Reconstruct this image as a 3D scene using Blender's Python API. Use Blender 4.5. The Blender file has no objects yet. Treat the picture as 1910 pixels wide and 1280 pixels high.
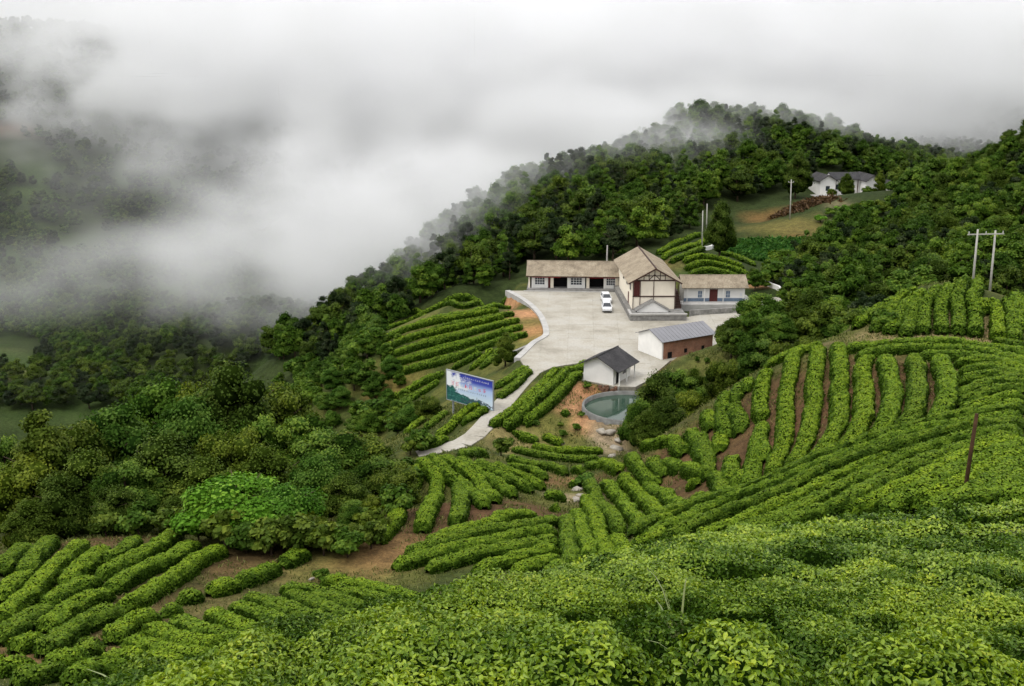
import bpy, bmesh, math, random
import numpy as np
from mathutils import Vector, Matrix

# ------------------------------------------------------------------ camera, sky, sun, exposure
scene = bpy.context.scene
col = scene.collection
ZC = 60.0                                   # eye height; the concrete yard lies 43 m lower
PITCH = math.radians(15.5)
FPX = 1857.0                                # focal length in pixels of the 1910 px wide photograph
cam_data = bpy.data.cameras.new('camera')
cam_data.sensor_width = 36.0
cam_data.lens = 36.0 * FPX / 1910.0
cam_data.clip_start = 0.3
cam_data.clip_end = 6000.0
cam = bpy.data.objects.new('camera', cam_data)
col.objects.link(cam)
cam.location = (0, 0, ZC)
cam.rotation_euler = (math.radians(90) - PITCH, 0, 0)
scene.camera = cam

SUN_EL, SUN_AZ = math.radians(58), math.radians(-125)     # azimuth from +Y towards +X
world = bpy.data.worlds.new('World')
scene.world = world
world.use_nodes = True
nt = world.node_tree
nt.nodes.clear()
wout = nt.nodes.new('ShaderNodeOutputWorld')
wbg = nt.nodes.new('ShaderNodeBackground')
wsky = nt.nodes.new('ShaderNodeTexSky')
wsky.sky_type = 'NISHITA'
wsky.sun_disc = False
wsky.sun_elevation = SUN_EL
wsky.sun_rotation = SUN_AZ
wsky.dust_density = 4.0
whsv = nt.nodes.new('ShaderNodeHueSaturation')
whsv.inputs['Saturation'].default_value = 0.35
wgeo = nt.nodes.new('ShaderNodeTexCoord')
wsep = nt.nodes.new('ShaderNodeSeparateXYZ')
wmap = nt.nodes.new('ShaderNodeMapRange')                 # overcast sky: brighter overhead than at the horizon
wmap.inputs['From Min'].default_value = 0.0
wmap.inputs['From Max'].default_value = 1.0
wmap.inputs['To Min'].default_value = 8.8
wmap.inputs['To Max'].default_value = 18.6
wnoise = nt.nodes.new('ShaderNodeTexNoise')
wnoise.inputs['Scale'].default_value = 2.2
wnoise.inputs['Detail'].default_value = 5.0
wnm = nt.nodes.new('ShaderNodeMapRange')
wnm.inputs['From Min'].default_value = 0.3
wnm.inputs['From Max'].default_value = 0.7
wnm.inputs['To Min'].default_value = 0.94
wnm.inputs['To Max'].default_value = 1.05
wmul = nt.nodes.new('ShaderNodeMath')
wmul.operation = 'MULTIPLY'
wcomb = nt.nodes.new('ShaderNodeCombineColor')
wblue = nt.nodes.new('ShaderNodeMath')
wblue.operation = 'MULTIPLY'
wblue.inputs[1].default_value = 1.025
wmix = nt.nodes.new('ShaderNodeMix')
wmix.data_type = 'RGBA'
wmix.inputs[0].default_value = 0.94                      # how much of the sky the cloud covers
L = nt.links.new
L(wsky.outputs[0], whsv.inputs['Color'])
L(wgeo.outputs['Generated'], wsep.inputs[0])
L(wsep.outputs['Z'], wmap.inputs['Value'])
L(wgeo.outputs['Generated'], wnoise.inputs['Vector'])
L(wnoise.outputs['Fac'], wnm.inputs['Value'])
L(wmap.outputs[0], wmul.inputs[0])
L(wnm.outputs[0], wmul.inputs[1])
L(wmul.outputs[0], wcomb.inputs[0])
L(wmul.outputs[0], wcomb.inputs[1])
L(wmul.outputs[0], wblue.inputs[0])
L(wblue.outputs[0], wcomb.inputs[2])
L(whsv.outputs[0], wmix.inputs[6])
L(wcomb.outputs[0], wmix.inputs[7])
L(wmix.outputs[2], wbg.inputs['Color'])
wbg.inputs['Strength'].default_value = 0.1
L(wbg.outputs[0], wout.inputs['Surface'])

sun_data = bpy.data.lights.new('sun', 'SUN')
sun_data.energy = 1.5
sun_data.angle = math.radians(14)
sun_data.color = (1.0, 0.96, 0.88)
sun = bpy.data.objects.new('sun', sun_data)
col.objects.link(sun)
sd = Vector((math.sin(SUN_AZ) * math.cos(SUN_EL), math.cos(SUN_AZ) * math.cos(SUN_EL), math.sin(SUN_EL)))
sun.rotation_euler = sd.to_track_quat('Z', 'Y').to_euler()
sun.location = (0, 0, 200)

vs = scene.view_settings
vs.view_transform = 'Standard'
vs.look = 'None'
vs.exposure = 0.0
vs.gamma = 1.0
vs.use_curve_mapping = False
scene.render.engine = 'CYCLES'
cy = scene.cycles
cy.max_bounces = 12
cy.diffuse_bounces = 2
cy.glossy_bounces = 2
cy.transmission_bounces = 3
cy.volume_bounces = 10
cy.transparent_max_bounces = 8
cy.use_adaptive_sampling = True
cy.adaptive_threshold = 0.03
cy.use_denoising = True
cy.volume_step_rate = 2.0
cy.volume_max_steps = 256

# ------------------------------------------------------------------ terrain: a height field through surveyed points
cp_, sp_ = math.cos(PITCH), math.sin(PITCH)
def raydir(u, v):
    a = (np.asarray(u, float) - 955) / FPX
    b = (640 - np.asarray(v, float)) / FPX
    return np.stack([a, cp_ + b * sp_, -sp_ + b * cp_], -1)
def P(u, v, d):
    """the point seen at a pixel of the photograph, d metres ahead"""
    r = raydir(u, v)
    return np.array([0, 0, ZC]) + r * (d / r[1])
def plane(u, v, z):
    r = raydir(u, v)
    return np.array([0, 0, ZC]) + r * ((z - ZC) / r[2])
def pix(p):
    p = np.asarray(p, float)
    x, y, z = p[..., 0], p[..., 1], p[..., 2] - ZC
    f = y * cp_ - z * sp_
    up = y * sp_ + z * cp_
    return 955 + FPX * x / f, 640 - FPX * up / f

# points on the ground: photo pixel, metres ahead, height of the plant seen there
CT=[
 (955,1280,5.0,.8),(1900,1280,5.5,.8),(300,1280,5.5,.8),(1000,1180,9,.8),(1600,1100,11.5,.8),(1900,1100,12,.8),(1000,1095,16,.8),(1300,1010,24,.8),
 (1600,972,29,.8),(1850,1000,21,.8),(1900,945,31,.8),(720,1160,13.5,.8),(450,1235,9.5,.8),
 (450,1238,15,2.4),(720,1150,20,2.4),(1000,1086,24,2.4),(1300,1004,35,2.2),(1600,966,37,1.7),(1150,1045,29,2.3),(860,1118,22,2.4),(580,1200,17,2.4),(1460,985,36,2.0),
 (1800,940,42,0),(1900,900,41,.8),(1700,880,49,.8),(1850,850,50,.8),(1500,940,51,.8),(1300,1000,53,.8),
 (250,1230,39,.8),(100,1150,49,.8),(0,1230,41,.8),(450,1150,47,.8),(300,1060,59,.5),(0,1030,63,.5),(560,1040,63,.5),(700,1060,61,.5),(700,1125,50,.8),
 (900,1000,67,.5),(1050,1050,57,.8),(1070,950,79,.5),(800,930,79,.5),(780,860,92,.5),(950,870,96,.5),(1200,1000,62,.8),
 (1100,860,108,.3),(1140,830,115,0),(1080,900,97,.3),(1075,940,86,.3),(1200,930,84,.5),
 (860,820,113,0),(800,835,110,0),(905,780,121,0),(960,720,133,0),(985,695,139,0),
 (1040,790,121,0),(1150,795,121.5,0),
 (1250,900,82,.5),(1250,800,97,.5),(1400,900,71,.5),(1400,690,100,.5),(1340,740,97,.5),(1600,800,67,.5),(1750,780,63,.5),(1850,700,69,.8),
 (1700,650,84,.8),(1550,650,90,.8),(1900,640,83,.8),(1750,625,93,0),(1850,625,92,0),(1900,560,100,.8),(1800,520,107,.8),(1700,532,109,.8),(1600,590,107,.8),
 (850,560,188,.5),(920,565,186,.5),(830,690,163,.5),(830,740,149,.5),(790,790,128,.5),(750,700,166,1),(900,640,164,.5),(720,610,196,.5),
 (640,640,210,3),(700,590,222,3),(850,545,208,.5),(650,720,166,2),(560,720,172,4),
 (1000,320,280,8),(830,410,272,8),(690,500,258,8),(1250,215,375,8),(1400,205,420,8),(1550,235,395,8),(1700,290,330,8),(1100,275,320,8),
 (1910,235,250,8),(1800,290,275,8),(600,560,250,7),(480,620,235,7),
 (1580,372,260,0),(1460,420,240,0),(1350,480,212,0),(1290,480,208,.5),(1300,505,203,.5),(1420,470,225,1),(1650,372,258,0),(1520,372,262,0),(1430,385,265,2),
 (1600,460,195,7),(1700,440,190,7),(1850,420,185,7),(1600,540,150,7),(1480,560,150,6),(1400,620,130,6),(1230,760,118,7),(1500,590,132,6),
 (1450,470,215,3),(1750,360,235,8),(1880,340,215,8),(1860,460,160,6),
 (300,1000,70,0),(100,1010,68,0),(600,1020,66,0),
 (10,790,345,0),(30,690,410,0),(100,720,385,0),(60,640,470,0),(300,600,500,0),(200,550,560,0),(480,560,470,6),
 (0,400,660,0),(0,250,730,0),(0,100,800,0),(300,300,760,0),(330,100,900,0),(600,200,960,0),(600,420,700,0),(300,450,640,0),
 (900,250,1000,0),(1200,150,1050,0),
]
# hidden ground, in metres (x, y, z)
CW=[(0,-12,ZC-.5),(-20,-12,ZC-6),(25,-12,ZC+2),(0,0,ZC-2.7),(-14,0,ZC-6),(14,2,ZC-1.6),(40,15,ZC-4),(45,40,ZC-11),(-20,20,ZC-17),(-45,25,ZC-21),(-80,50,ZC-32),
 (-28,80,20),(-10,84,20.5),(-45,78,19.5),(-30,95,17.5),(-50,95,15),(-15,100,17.5),(-65,85,10),(-5,115,14),(-30,125,6),(-60,125,-12),(-90,110,-20),(-110,75,-5),
 (-60,180,-25),(-100,160,-40),(-120,240,-62),(-20,150,3),(-10,200,6),(-30,230,-8),(-60,260,-35),(-30,330,-15),(-90,330,-60),(-180,180,-62),
 (30,125,15.5),(45,125,17.5),(60,130,20),(75,115,30),(75,140,24),(95,150,28),(110,110,42),(80,85,40),(70,60,43),(120,200,38),(160,260,55),
 (0,400,-20),(60,480,10),(140,520,20),(220,420,4),(190,350,12),(-30,520,-60),(150,320,20),(300,700,0),(100,800,-20),(300,1200,60),(-100,900,0),(500,500,0),(-400,200,-40),(-500,500,-30),(-600,900,80),(-300,1300,120),(200,1300,60),(700,1300,80)]
YZ = 17.0                                   # level of the concrete yard
_A = []
for u, v, d, h in CT:
    p = P(u, v, d)
    _A.append((p[0], p[1], p[2] - h))
PT = np.array(_A + CW, float)
def _ker(q):
    return np.sqrt(((q[:, None, :2] - PT[None, :, :2]) ** 2).sum(-1) + 36.0)
_n = len(PT)
_M = np.zeros((_n + 3, _n + 3))
_M[:_n, :_n] = _ker(PT) - np.eye(_n) * 0.15
_M[:_n, _n:] = np.c_[np.ones(_n), PT[:, 0] / 100, PT[:, 1] / 100]
_M[_n:, :_n] = _M[:_n, _n:].T
_W = np.linalg.solve(_M, np.r_[PT[:, 2], 0, 0, 0])

def poly_dist(x, y, poly):
    """signed distance to a polygon, negative inside"""
    poly = np.asarray(poly, float)
    d2 = np.full(x.shape, 1e18)
    ins = np.zeros(x.shape, bool)
    m = len(poly)
    for i in range(m):
        ax, ay = poly[i]
        bx, by = poly[(i + 1) % m]
        ex, ey = bx - ax, by - ay
        t = np.clip(((x - ax) * ex + (y - ay) * ey) / (ex * ex + ey * ey + 1e-12), 0, 1)
        d2 = np.minimum(d2, (x - ax - t * ex) ** 2 + (y - ay - t * ey) ** 2)
        c = ((ay > y) != (by > y)) & (x < ex * (y - ay) / (ey if abs(ey) > 1e-9 else 1e-9) + ax)
        ins ^= c
    return np.where(ins, -np.sqrt(d2), np.sqrt(d2))
def line_dist(x, y, line):
    """distance to a polyline and the interpolated third coordinate there"""
    d2 = np.full(x.shape, 1e18)
    zz = np.zeros(x.shape)
    for (ax, ay, az), (bx, by, bz) in zip(line[:-1], line[1:]):
        ex, ey = bx - ax, by - ay
        t = np.clip(((x - ax) * ex + (y - ay) * ey) / (ex * ex + ey * ey), 0, 1)
        q = (x - ax - t * ex) ** 2 + (y - ay - t * ey) ** 2
        k = q < d2
        d2 = np.where(k, q, d2)
        zz = np.where(k, az + t * (bz - az), zz)
    return np.sqrt(d2), zz
def sstep(t):
    t = np.clip(t, 0, 1)
    return t * t * (3 - 2 * t)
def vnoise(x, y, s, seed=0):
    """smooth value noise in 0..1"""
    x = np.asarray(x, float) / s
    y = np.asarray(y, float) / s
    xi, yi = np.floor(x), np.floor(y)
    def h(a, b):
        n = np.sin(a * 127.1 + b * 311.7 + seed * 74.7) * 43758.5453
        return n - np.floor(n)
    fx, fy = sstep(x - xi), sstep(y - yi)
    return (h(xi, yi) * (1 - fx) + h(xi + 1, yi) * fx) * (1 - fy) + (h(xi, yi + 1) * (1 - fx) + h(xi + 1, yi + 1) * fx) * fy

YARD = [(-0.6, 194.2), (21.0, 193.6), (21.2, 170), (30.8, 172.2), (42, 179), (51, 188.5), (54, 186), (41, 168.5), (35, 161.5), (33.5, 150.0),
        (24, 145), (22.8, 142.5), (18.8, 134.4), (17.2, 132.2), (14.0, 132.4), (9.8, 135.6), (10.7, 144.2), (8.4, 143), (6, 141.6), (3.9, 138.6),
        (2.2, 140), (1.2, 145.9), (2.5, 150.3), (3.9, 155.1), (5.8, 159), (6.1, 161.8), (6.0, 167.2), (5.3, 175), (3.5, 183.5), (1.0, 190.4)]
BUILD_PAD = [(2, 192), (21, 192), (31, 172), (45, 176), (45, 187), (31, 198), (2, 204)]
WARE_PAD = [(23, 144.6), (33.2, 150.2), (34.2, 148.2), (24.2, 142.8)]
PATH = [(3.1, 139.8, 17.0), (1.0, 133.5, 16.95), (-2.7, 120.4, 16.7), (-5.3, 112.7, 16.6), (-8.8, 109.6, 16.6), (-11.2, 109.0, 16.5)]
POOL = (15.6, 125.2, 6.3)
HOUSE_PAD = [(83, 262), (104, 262), (104, 274), (83, 274)]
def Z(x, y):
    x = np.asarray(x, float)
    y = np.asarray(y, float)
    sh = x.shape
    q = np.c_[x.ravel(), y.ravel()]
    o = np.empty(len(q))
    for i in range(0, len(q), 20000):
        s = q[i:i + 20000]
        o[i:i + 20000] = _ker(s) @ _W[:-3] + _W[-3] + _W[-2] * s[:, 0] / 100 + _W[-1] * s[:, 1] / 100
    o = o.reshape(sh)
    far = sstep((y - 120) / 300)
    o = o + (vnoise(x, y, 5, 1) - .5) * .35 + far * ((vnoise(x, y, 60, 2) - .5) * 16 + (vnoise(x, y, 24, 3) - .5) * 6)
    d = poly_dist(x, y, BUILD_PAD)
    w = sstep(1 - d / 5)
    o = o * (1 - w) + (YZ - .25) * w
    d = poly_dist(x, y, YARD)
    w = sstep(1 - d / 2.5)
    o = o * (1 - w) + (YZ - .25) * w
    d = poly_dist(x, y, WARE_PAD)
    w = sstep(1 - d / 3.5)
    o = o * (1 - w) + 16.55 * w
    d, pz = line_dist(x, y, PATH)
    w = sstep(1 - (d - 1.5) / 3.0)
    o = o * (1 - w) + (pz - .12) * w
    r = np.hypot(x - POOL[0], y - POOL[1])
    w = sstep(1 - (r - POOL[2] - .8) / 2.5)
    o = o * (1 - w) + 16.2 * w
    o = np.where(r < POOL[2] - .1, 15.0, o)
    return o
_dd = np.concatenate([np.arange(3, 60, .25), np.arange(60, 300, .5), np.arange(300, 1000, 3)])
def hit(u, v, h=0.0, dmin=3.0):
    """where the line of sight through a pixel meets the ground (raised by h)"""
    r = raydir(u, v)
    r = r / r[1]
    d = _dd[_dd >= dmin]
    z = ZC + r[2] * d
    g = Z(r[0] * d, d) + h
    k = np.where(z < g)[0]
    k = k[k > 0]
    if len(k) == 0:
        return None
    i = k[0]
    t = (z[i - 1] - g[i - 1]) / ((z[i - 1] - g[i - 1]) - (z[i] - g[i]))
    dd = d[i - 1] + t * (d[i] - d[i - 1])
    return np.array([r[0] * dd, dd, ZC + r[2] * dd])

# ------------------------------------------------------------------ helpers
def new_obj(name, verts, faces, mat, parent=None, smooth=False, attr=None):
    me = bpy.data.meshes.new(name)
    verts = np.asarray(verts, np.float32)
    if isinstance(faces, np.ndarray):                      # regular faces, fast path
        k = faces.shape[1]
        me.vertices.add(len(verts))
        me.vertices.foreach_set('co', verts.ravel())
        me.loops.add(faces.size)
        me.loops.foreach_set('vertex_index', faces.astype(np.int32).ravel())
        me.polygons.add(len(faces))
        me.polygons.foreach_set('loop_start', np.arange(0, faces.size, k, dtype=np.int32))
        me.update(calc_edges=True)
    else:
        me.from_pydata([tuple(map(float, v)) for v in verts], [], faces)
        me.update()
    if smooth:
        me.polygons.foreach_set('use_smooth', np.ones(len(me.polygons), bool))
    if attr:
        for an, (ty, data) in attr.items():
            a = me.attributes.new(an, ty, 'POINT')
            a.data.foreach_set('color' if ty == 'FLOAT_COLOR' else 'value', np.asarray(data, np.float32).ravel())
    if mat is not None:
        me.materials.append(mat)
    o = bpy.data.objects.new(name, me)
    col.objects.link(o)
    if parent is not None:
        o.parent = parent
    return o
def empty(name, loc, rz=0):
    o = bpy.data.objects.new(name, None)
    col.objects.link(o)
    o.location = loc
    o.rotation_euler = (0, 0, rz)
    return o
def tag(o, label=None, cat=None, group=None, kind=None):
    for k, v in (('label', label), ('category', cat), ('group', group), ('kind', kind)):
        if v:
            o[k] = v
    return o
class MB:
    """collects boxes, prisms, tubes; build() links them as one mesh object"""
    def __init__(self):
        self.v, self.f = [], []
    def add(self, v, f):
        b = len(self.v)
        self.v += [tuple(map(float, p)) for p in v]
        self.f += [tuple(b + i for i in q) for q in f]
        return self
    def box(self, x0, x1, y0, y1, z0, z1):
        return self.add([(x0, y0, z0), (x1, y0, z0), (x1, y1, z0), (x0, y1, z0), (x0, y0, z1), (x1, y0, z1), (x1, y1, z1), (x0, y1, z1)],
                        [(3, 2, 1, 0), (4, 5, 6, 7), (0, 1, 5, 4), (1, 2, 6, 5), (2, 3, 7, 6), (3, 0, 4, 7)])
    def prism(self, pts, axis, a, b):
        """polygon in the plane across axis ('x','y','z'), from a to b"""
        def m(p, c):
            return {'x': (c, p[0], p[1]), 'y': (p[0], c, p[1]), 'z': (p[0], p[1], c)}[axis]
        n = len(pts)
        v = [m(p, a) for p in pts] + [m(p, b) for p in pts]
        f = [tuple(range(n))[::-1], tuple(range(n, 2 * n))] + [(i, (i + 1) % n, n + (i + 1) % n, n + i) for i in range(n)]
        return self.add(v, f)
    def bar(self, p, q, w, h=None):
        p, q = Vector(p), Vector(q)
        h = h or w
        d = (q - p).normalized()
        s = d.cross(Vector((0, 0, 1)))
        if s.length < 1e-3:
            s = Vector((1, 0, 0))
        s.normalize()
        t = s.cross(d)
        c = [s * a * w / 2 + t * b * h / 2 for a, b in ((-1, -1), (1, -1), (1, 1), (-1, 1))]
        return self.add([p + k for k in c] + [q + k for k in c], [(3, 2, 1, 0), (4, 5, 6, 7), (0, 1, 5, 4), (1, 2, 6, 5), (2, 3, 7, 6), (3, 0, 4, 7)])
    def tube(self, pts, rad, n=8):
        pts = [Vector(p) for p in pts]
        if not hasattr(rad, '__len__'):
            rad = [rad] * len(pts)
        v, f = [], []
        for i, p in enumerate(pts):
            d = (pts[min(i + 1, len(pts) - 1)] - pts[max(i - 1, 0)]).normalized()
            s = d.cross(Vector((0.13, 0.97, 0.2))).normalized()
            t = s.cross(d)
            v += [p + (s * math.cos(2 * math.pi * k / n) + t * math.sin(2 * math.pi * k / n)) * rad[i] for k in range(n)]
        for i in range(len(pts) - 1):
            f += [(i * n + k, i * n + (k + 1) % n, (i + 1) * n + (k + 1) % n, (i + 1) * n + k) for k in range(n)]
        f += [tuple(range(n))[::-1], tuple(range((len(pts) - 1) * n, len(pts) * n))]
        return self.add(v, f)
    def build(self, name, mat, parent=None, smooth=False):
        o = new_obj(name, self.v, self.f, mat, parent, smooth)
        bm = bmesh.new()
        bm.from_mesh(o.data)
        bmesh.ops.recalc_face_normals(bm, faces=bm.faces)
        bm.to_mesh(o.data)
        bm.free()
        return o

# ------------------------------------------------------------------ materials
def base_mat(name, rough=0.8, spec=0.3):
    m = bpy.data.materials.new(name)
    m.use_nodes = True
    b = m.node_tree.nodes['Principled BSDF']
    b.inputs['Roughness'].default_value = rough
    b.inputs['Specular IOR Level'].default_value = spec
    return m, m.node_tree, b
def ramp(nt, fac, stops):
    r = nt.nodes.new('ShaderNodeValToRGB')
    e = r.color_ramp.elements
    while len(e) < len(stops):
        e.new(0.5)
    for k, (p, c) in enumerate(stops):
        e[k].position = p
        e[k].color = (*c, 1)
    nt.links.new(fac, r.inputs['Fac'])
    return r.outputs['Color']
def noise(nt, scale, detail=4, coord='Object', rough=.55, vec=None):
    t = nt.nodes.new('ShaderNodeTexNoise')
    t.inputs['Scale'].default_value = scale
    t.inputs['Detail'].default_value = detail
    t.inputs['Roughness'].default_value = rough
    if vec is None:
        c = nt.nodes.new('ShaderNodeTexCoord')
        vec = c.outputs[coord]
    nt.links.new(vec, t.inputs['Vector'])
    return t.outputs['Fac']
def mixc(nt, fac, a, b, mode='MIX'):
    m = nt.nodes.new('ShaderNodeMix')
    m.data_type = 'RGBA'
    m.blend_type = mode
    for s, val in ((0, fac), (6, a), (7, b)):
        if hasattr(val, 'is_linked'):
            nt.links.new(val, m.inputs[s])
        elif s == 0:
            m.inputs[0].default_value = val
        else:
            m.inputs[s].default_value = (*val, 1)
    return m.outputs[2]
def bump(nt, b, h, strength=.4, dist=.05):
    n = nt.nodes.new('ShaderNodeBump')
    n.inputs['Strength'].default_value = strength
    n.inputs['Distance'].default_value = dist
    nt.links.new(h, n.inputs['Height'])
    nt.links.new(n.outputs[0], b.inputs['Normal'])
def plain(name, c, rough=.8, spec=.3, var=.25, scale=3.0, bmp=0.0, metal=0.0):
    """one colour with worn, uneven tone"""
    m, nt, b = base_mat(name, rough, spec)
    f = noise(nt, scale, 6)
    lo = tuple(k * (1 - var) for k in c)
    hi = tuple(min(1, k * (1 + var)) for k in c)
    nt.links.new(ramp(nt, f, [(.3, lo), (.7, hi)]), b.inputs['Base Color'])
    b.inputs['Metallic'].default_value = metal
    if bmp:
        bump(nt, b, noise(nt, scale * 6, 4), bmp)
    return m

# ------------------------------------------------------------------ the ground
def axis_lines(a, b, fine, lo, hi, grow=1.12, most=40):
    v = [a]
    while v[-1] < b:
        v.append(v[-1] + fine)
    s = fine
    up = [v[-1]]
    while up[-1] < hi:
        s = min(s * grow, most)
        up.append(up[-1] + s)
    s = fine
    dn = [a]
    while dn[-1] > lo:
        s = min(s * grow, most)
        dn.append(dn[-1] - s)
    return np.array(dn[:0:-1] + v + up[1:])
gx = axis_lines(-55, 95, .9, -2200, 2200)
gy = axis_lines(-6, 205, .9, -150, 2600, 1.03)
GX, GY = np.meshgrid(gx, gy)
GZ = Z(GX, GY)
GZ = np.where((GY > 1000) | (np.abs(GX) > 700), np.minimum(GZ, 66), GZ)
nx_, ny_ = len(gx), len(gy)
ii = np.arange(ny_ - 1)[:, None] * nx_ + np.arange(nx_ - 1)[None, :]
gf = np.stack([ii, ii + 1, ii + nx_ + 1, ii + nx_], -1).reshape(-1, 4)
# colours of the earth itself: leaf litter and weeds, brown tilled soil, orange clay, olive grass, far meadows
WEED, SOIL, CLAY, OLIVE, DARK, MEADOW = (.050, .066, .018), (.098, .056, .030), (.36, .20, .11), (.125, .125, .035), (.030, .045, .014), (.05, .085, .024)
gc = np.empty(GX.shape + (3,))
gc[:] = WEED
def paint(mask, c):
    global gc
    gc = gc * (1 - mask[..., None]) + np.array(c) * mask[..., None]
nz1, nz2 = vnoise(GX, GY, 3.1, 11), vnoise(GX, GY, 9, 12)
paint(sstep((nz1 * .5 + nz2 * .5 - .45) * 5) * .6, OLIVE)
forest_floor = np.maximum(sstep((GY - 200) / 8), sstep((GX - 30) / 10) * sstep((GY - 112) / 8))
paint(forest_floor, DARK)
paint(sstep((GY - 330) / 60) * sstep((nz2 * .3 + vnoise(GX, GY, 45, 14) * .7 - .45) * 6), MEADOW)
SPOTS = [  # pixel, radius in metres, strength, colour
    (1500, 760, 14, .85, SOIL), (1620, 740, 9, .85, SOIL), (1720, 740, 6, .8, SOIL), (1420, 850, 8, .7, SOIL), (1280, 890, 6, .9, SOIL), (1330, 800, 7, .75, SOIL), (1240, 860, 5, .7, SOIL),
    (1750, 628, 8, .8, (.22, .17, .09)), (1850, 628, 8, .8, (.22, .17, .09)), (1660, 622, 5, .6, (.22, .17, .09)),
    (470, 1050, 6, .75, SOIL), (560, 1075, 4, .6, (.13, .095, .045)), (640, 1070, 6, .8, OLIVE), (420, 1130, 5, .7, (.12, .10, .04)), (280, 1190, 5, .6, (.12, .085, .04)), (150, 1010, 6, .8, SOIL), (60, 1215, 4, .8, (.18, .11, .055)),
    (230, 1120, 5, .55, SOIL), (800, 950, 5, .9, SOIL), (760, 1000, 6, .9, SOIL), (720, 1030, 5, .85, (.16, .1, .045)), (950, 945, 8, .95, SOIL), (870, 960, 6, .85, SOIL), (1050, 900, 5, .85, (.2, .12, .06)), (1075, 930, 3, .8, (.3, .24, .16)),
    (1000, 785, 6, .9, OLIVE), (1050, 810, 6, .9, OLIVE), (950, 825, 5, .9, (.24, .2, .09)), (1080, 760, 4, 1, CLAY), (1105, 790, 3.5, 1, CLAY), (1075, 735, 3, 1, CLAY), (1140, 800, 3, .9, (.3, .2, .11)), (1100, 725, 2.5, .9, (.33, .17, .09)),
    (1145, 840, 3, .9, (.3, .24, .16)), (1130, 815, 3, .8, (.3, .24, .18)), (1160, 870, 4, .7, SOIL), (960, 555, 5, 1, CLAY), (985, 585, 5, 1, CLAY), (1000, 612, 5, 1, (.34, .19, .09)), (1010, 630, 3.5, .9, (.3, .18, .08)), (985, 640, 3, .8, OLIVE), (985, 605, 3, .5, OLIVE),
    (730, 720, 5, .7, (.22, .13, .05)), (760, 705, 5, .6, OLIVE), (1460, 420, 13, 1, (.115, .105, .032)), (1430, 405, 7, .8, (.17, .10, .04)), (1500, 430, 7, .7, (.12, .10, .035)), (1490, 450, 5, .8, (.18, .09, .04)), (1560, 380, 5, .6, (.17, .15, .09)), (1500, 378, 5, .7, (.22, .13, .07)),
    (1255, 490, 4, .9, (.2, .1, .05)), (1410, 530, 4, .9, (.3, .17, .09)), (1290, 490, 9, .7, MEADOW), (1430, 470, 8, .6, MEADOW), (20, 245, 9, .8, (.16, .07, .05)), (40, 340, 22, .6, MEADOW), (60, 370, 20, .5, (.07, .12, .03)), (40, 660, 8, .7, (.2, .18, .1)), (60, 625, 8, .6, (.22, .17, .1)),
    (30, 700, 12, .8, (.2, .2, .08)), (1250, 672, 3, .8, CLAY), (1235, 690, 3, .7, (.33, .2, .11)),
]
for u, v, r, s, c in SPOTS:
    p = hit(u, v, 0, 30)
    if p is None:
        continue
    w = sstep(1.3 - np.hypot(GX - p[0], GY - p[1]) / r * (0.75 + .6 * nz1)) * s
    paint(np.clip(w, 0, 1), c)
m_ground, nt, b = base_mat('earth', .95, .1)
at_ = nt.nodes.new('ShaderNodeAttribute')
at_.attribute_name = 'earth'
n1 = noise(nt, .9, 8, rough=.7)
n2 = noise(nt, .12, 5)
n3 = noise(nt, 5.5, 5, rough=.7)
c1 = mixc(nt, 1.0, at_.outputs['Color'], ramp(nt, n1, [(.25, (.45, .45, .45)), (.75, (1.6, 1.55, 1.5))]), 'MULTIPLY')
c2 = mixc(nt, 1.0, c1, ramp(nt, n2, [(.3, (.75, .8, .7)), (.7, (1.2, 1.15, 1.1))]), 'MULTIPLY')
c2 = mixc(nt, 1.0, c2, ramp(nt, n3, [(.3, (.55, .55, .55)), (.7, (1.45, 1.45, 1.45))]), 'MULTIPLY')
nt.links.new(c2, b.inputs['Base Color'])
bump(nt, b, n3, .9, .12)
def Zg_(x, y):
    """height of the built ground sheet (bilinear between its grid lines)"""
    x, y = np.asarray(x, float), np.asarray(y, float)
    i = np.clip(np.searchsorted(gx, x) - 1, 0, nx_ - 2)
    j = np.clip(np.searchsorted(gy, y) - 1, 0, ny_ - 2)
    fx = np.clip((x - gx[i]) / (gx[i + 1] - gx[i]), 0, 1)
    fy = np.clip((y - gy[j]) / (gy[j + 1] - gy[j]), 0, 1)
    return (GZ[j, i] * (1 - fx) + GZ[j, i + 1] * fx) * (1 - fy) + (GZ[j + 1, i] * (1 - fx) + GZ[j + 1, i + 1] * fx) * fy
ground = new_obj('ground', np.stack([GX, GY, GZ], -1).reshape(-1, 3), gf, m_ground, smooth=True,
                 attr={'earth': ('FLOAT_COLOR', np.concatenate([gc, np.ones(GX.shape + (1,))], -1).reshape(-1, 4))})
tag(ground, kind='structure')

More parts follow.
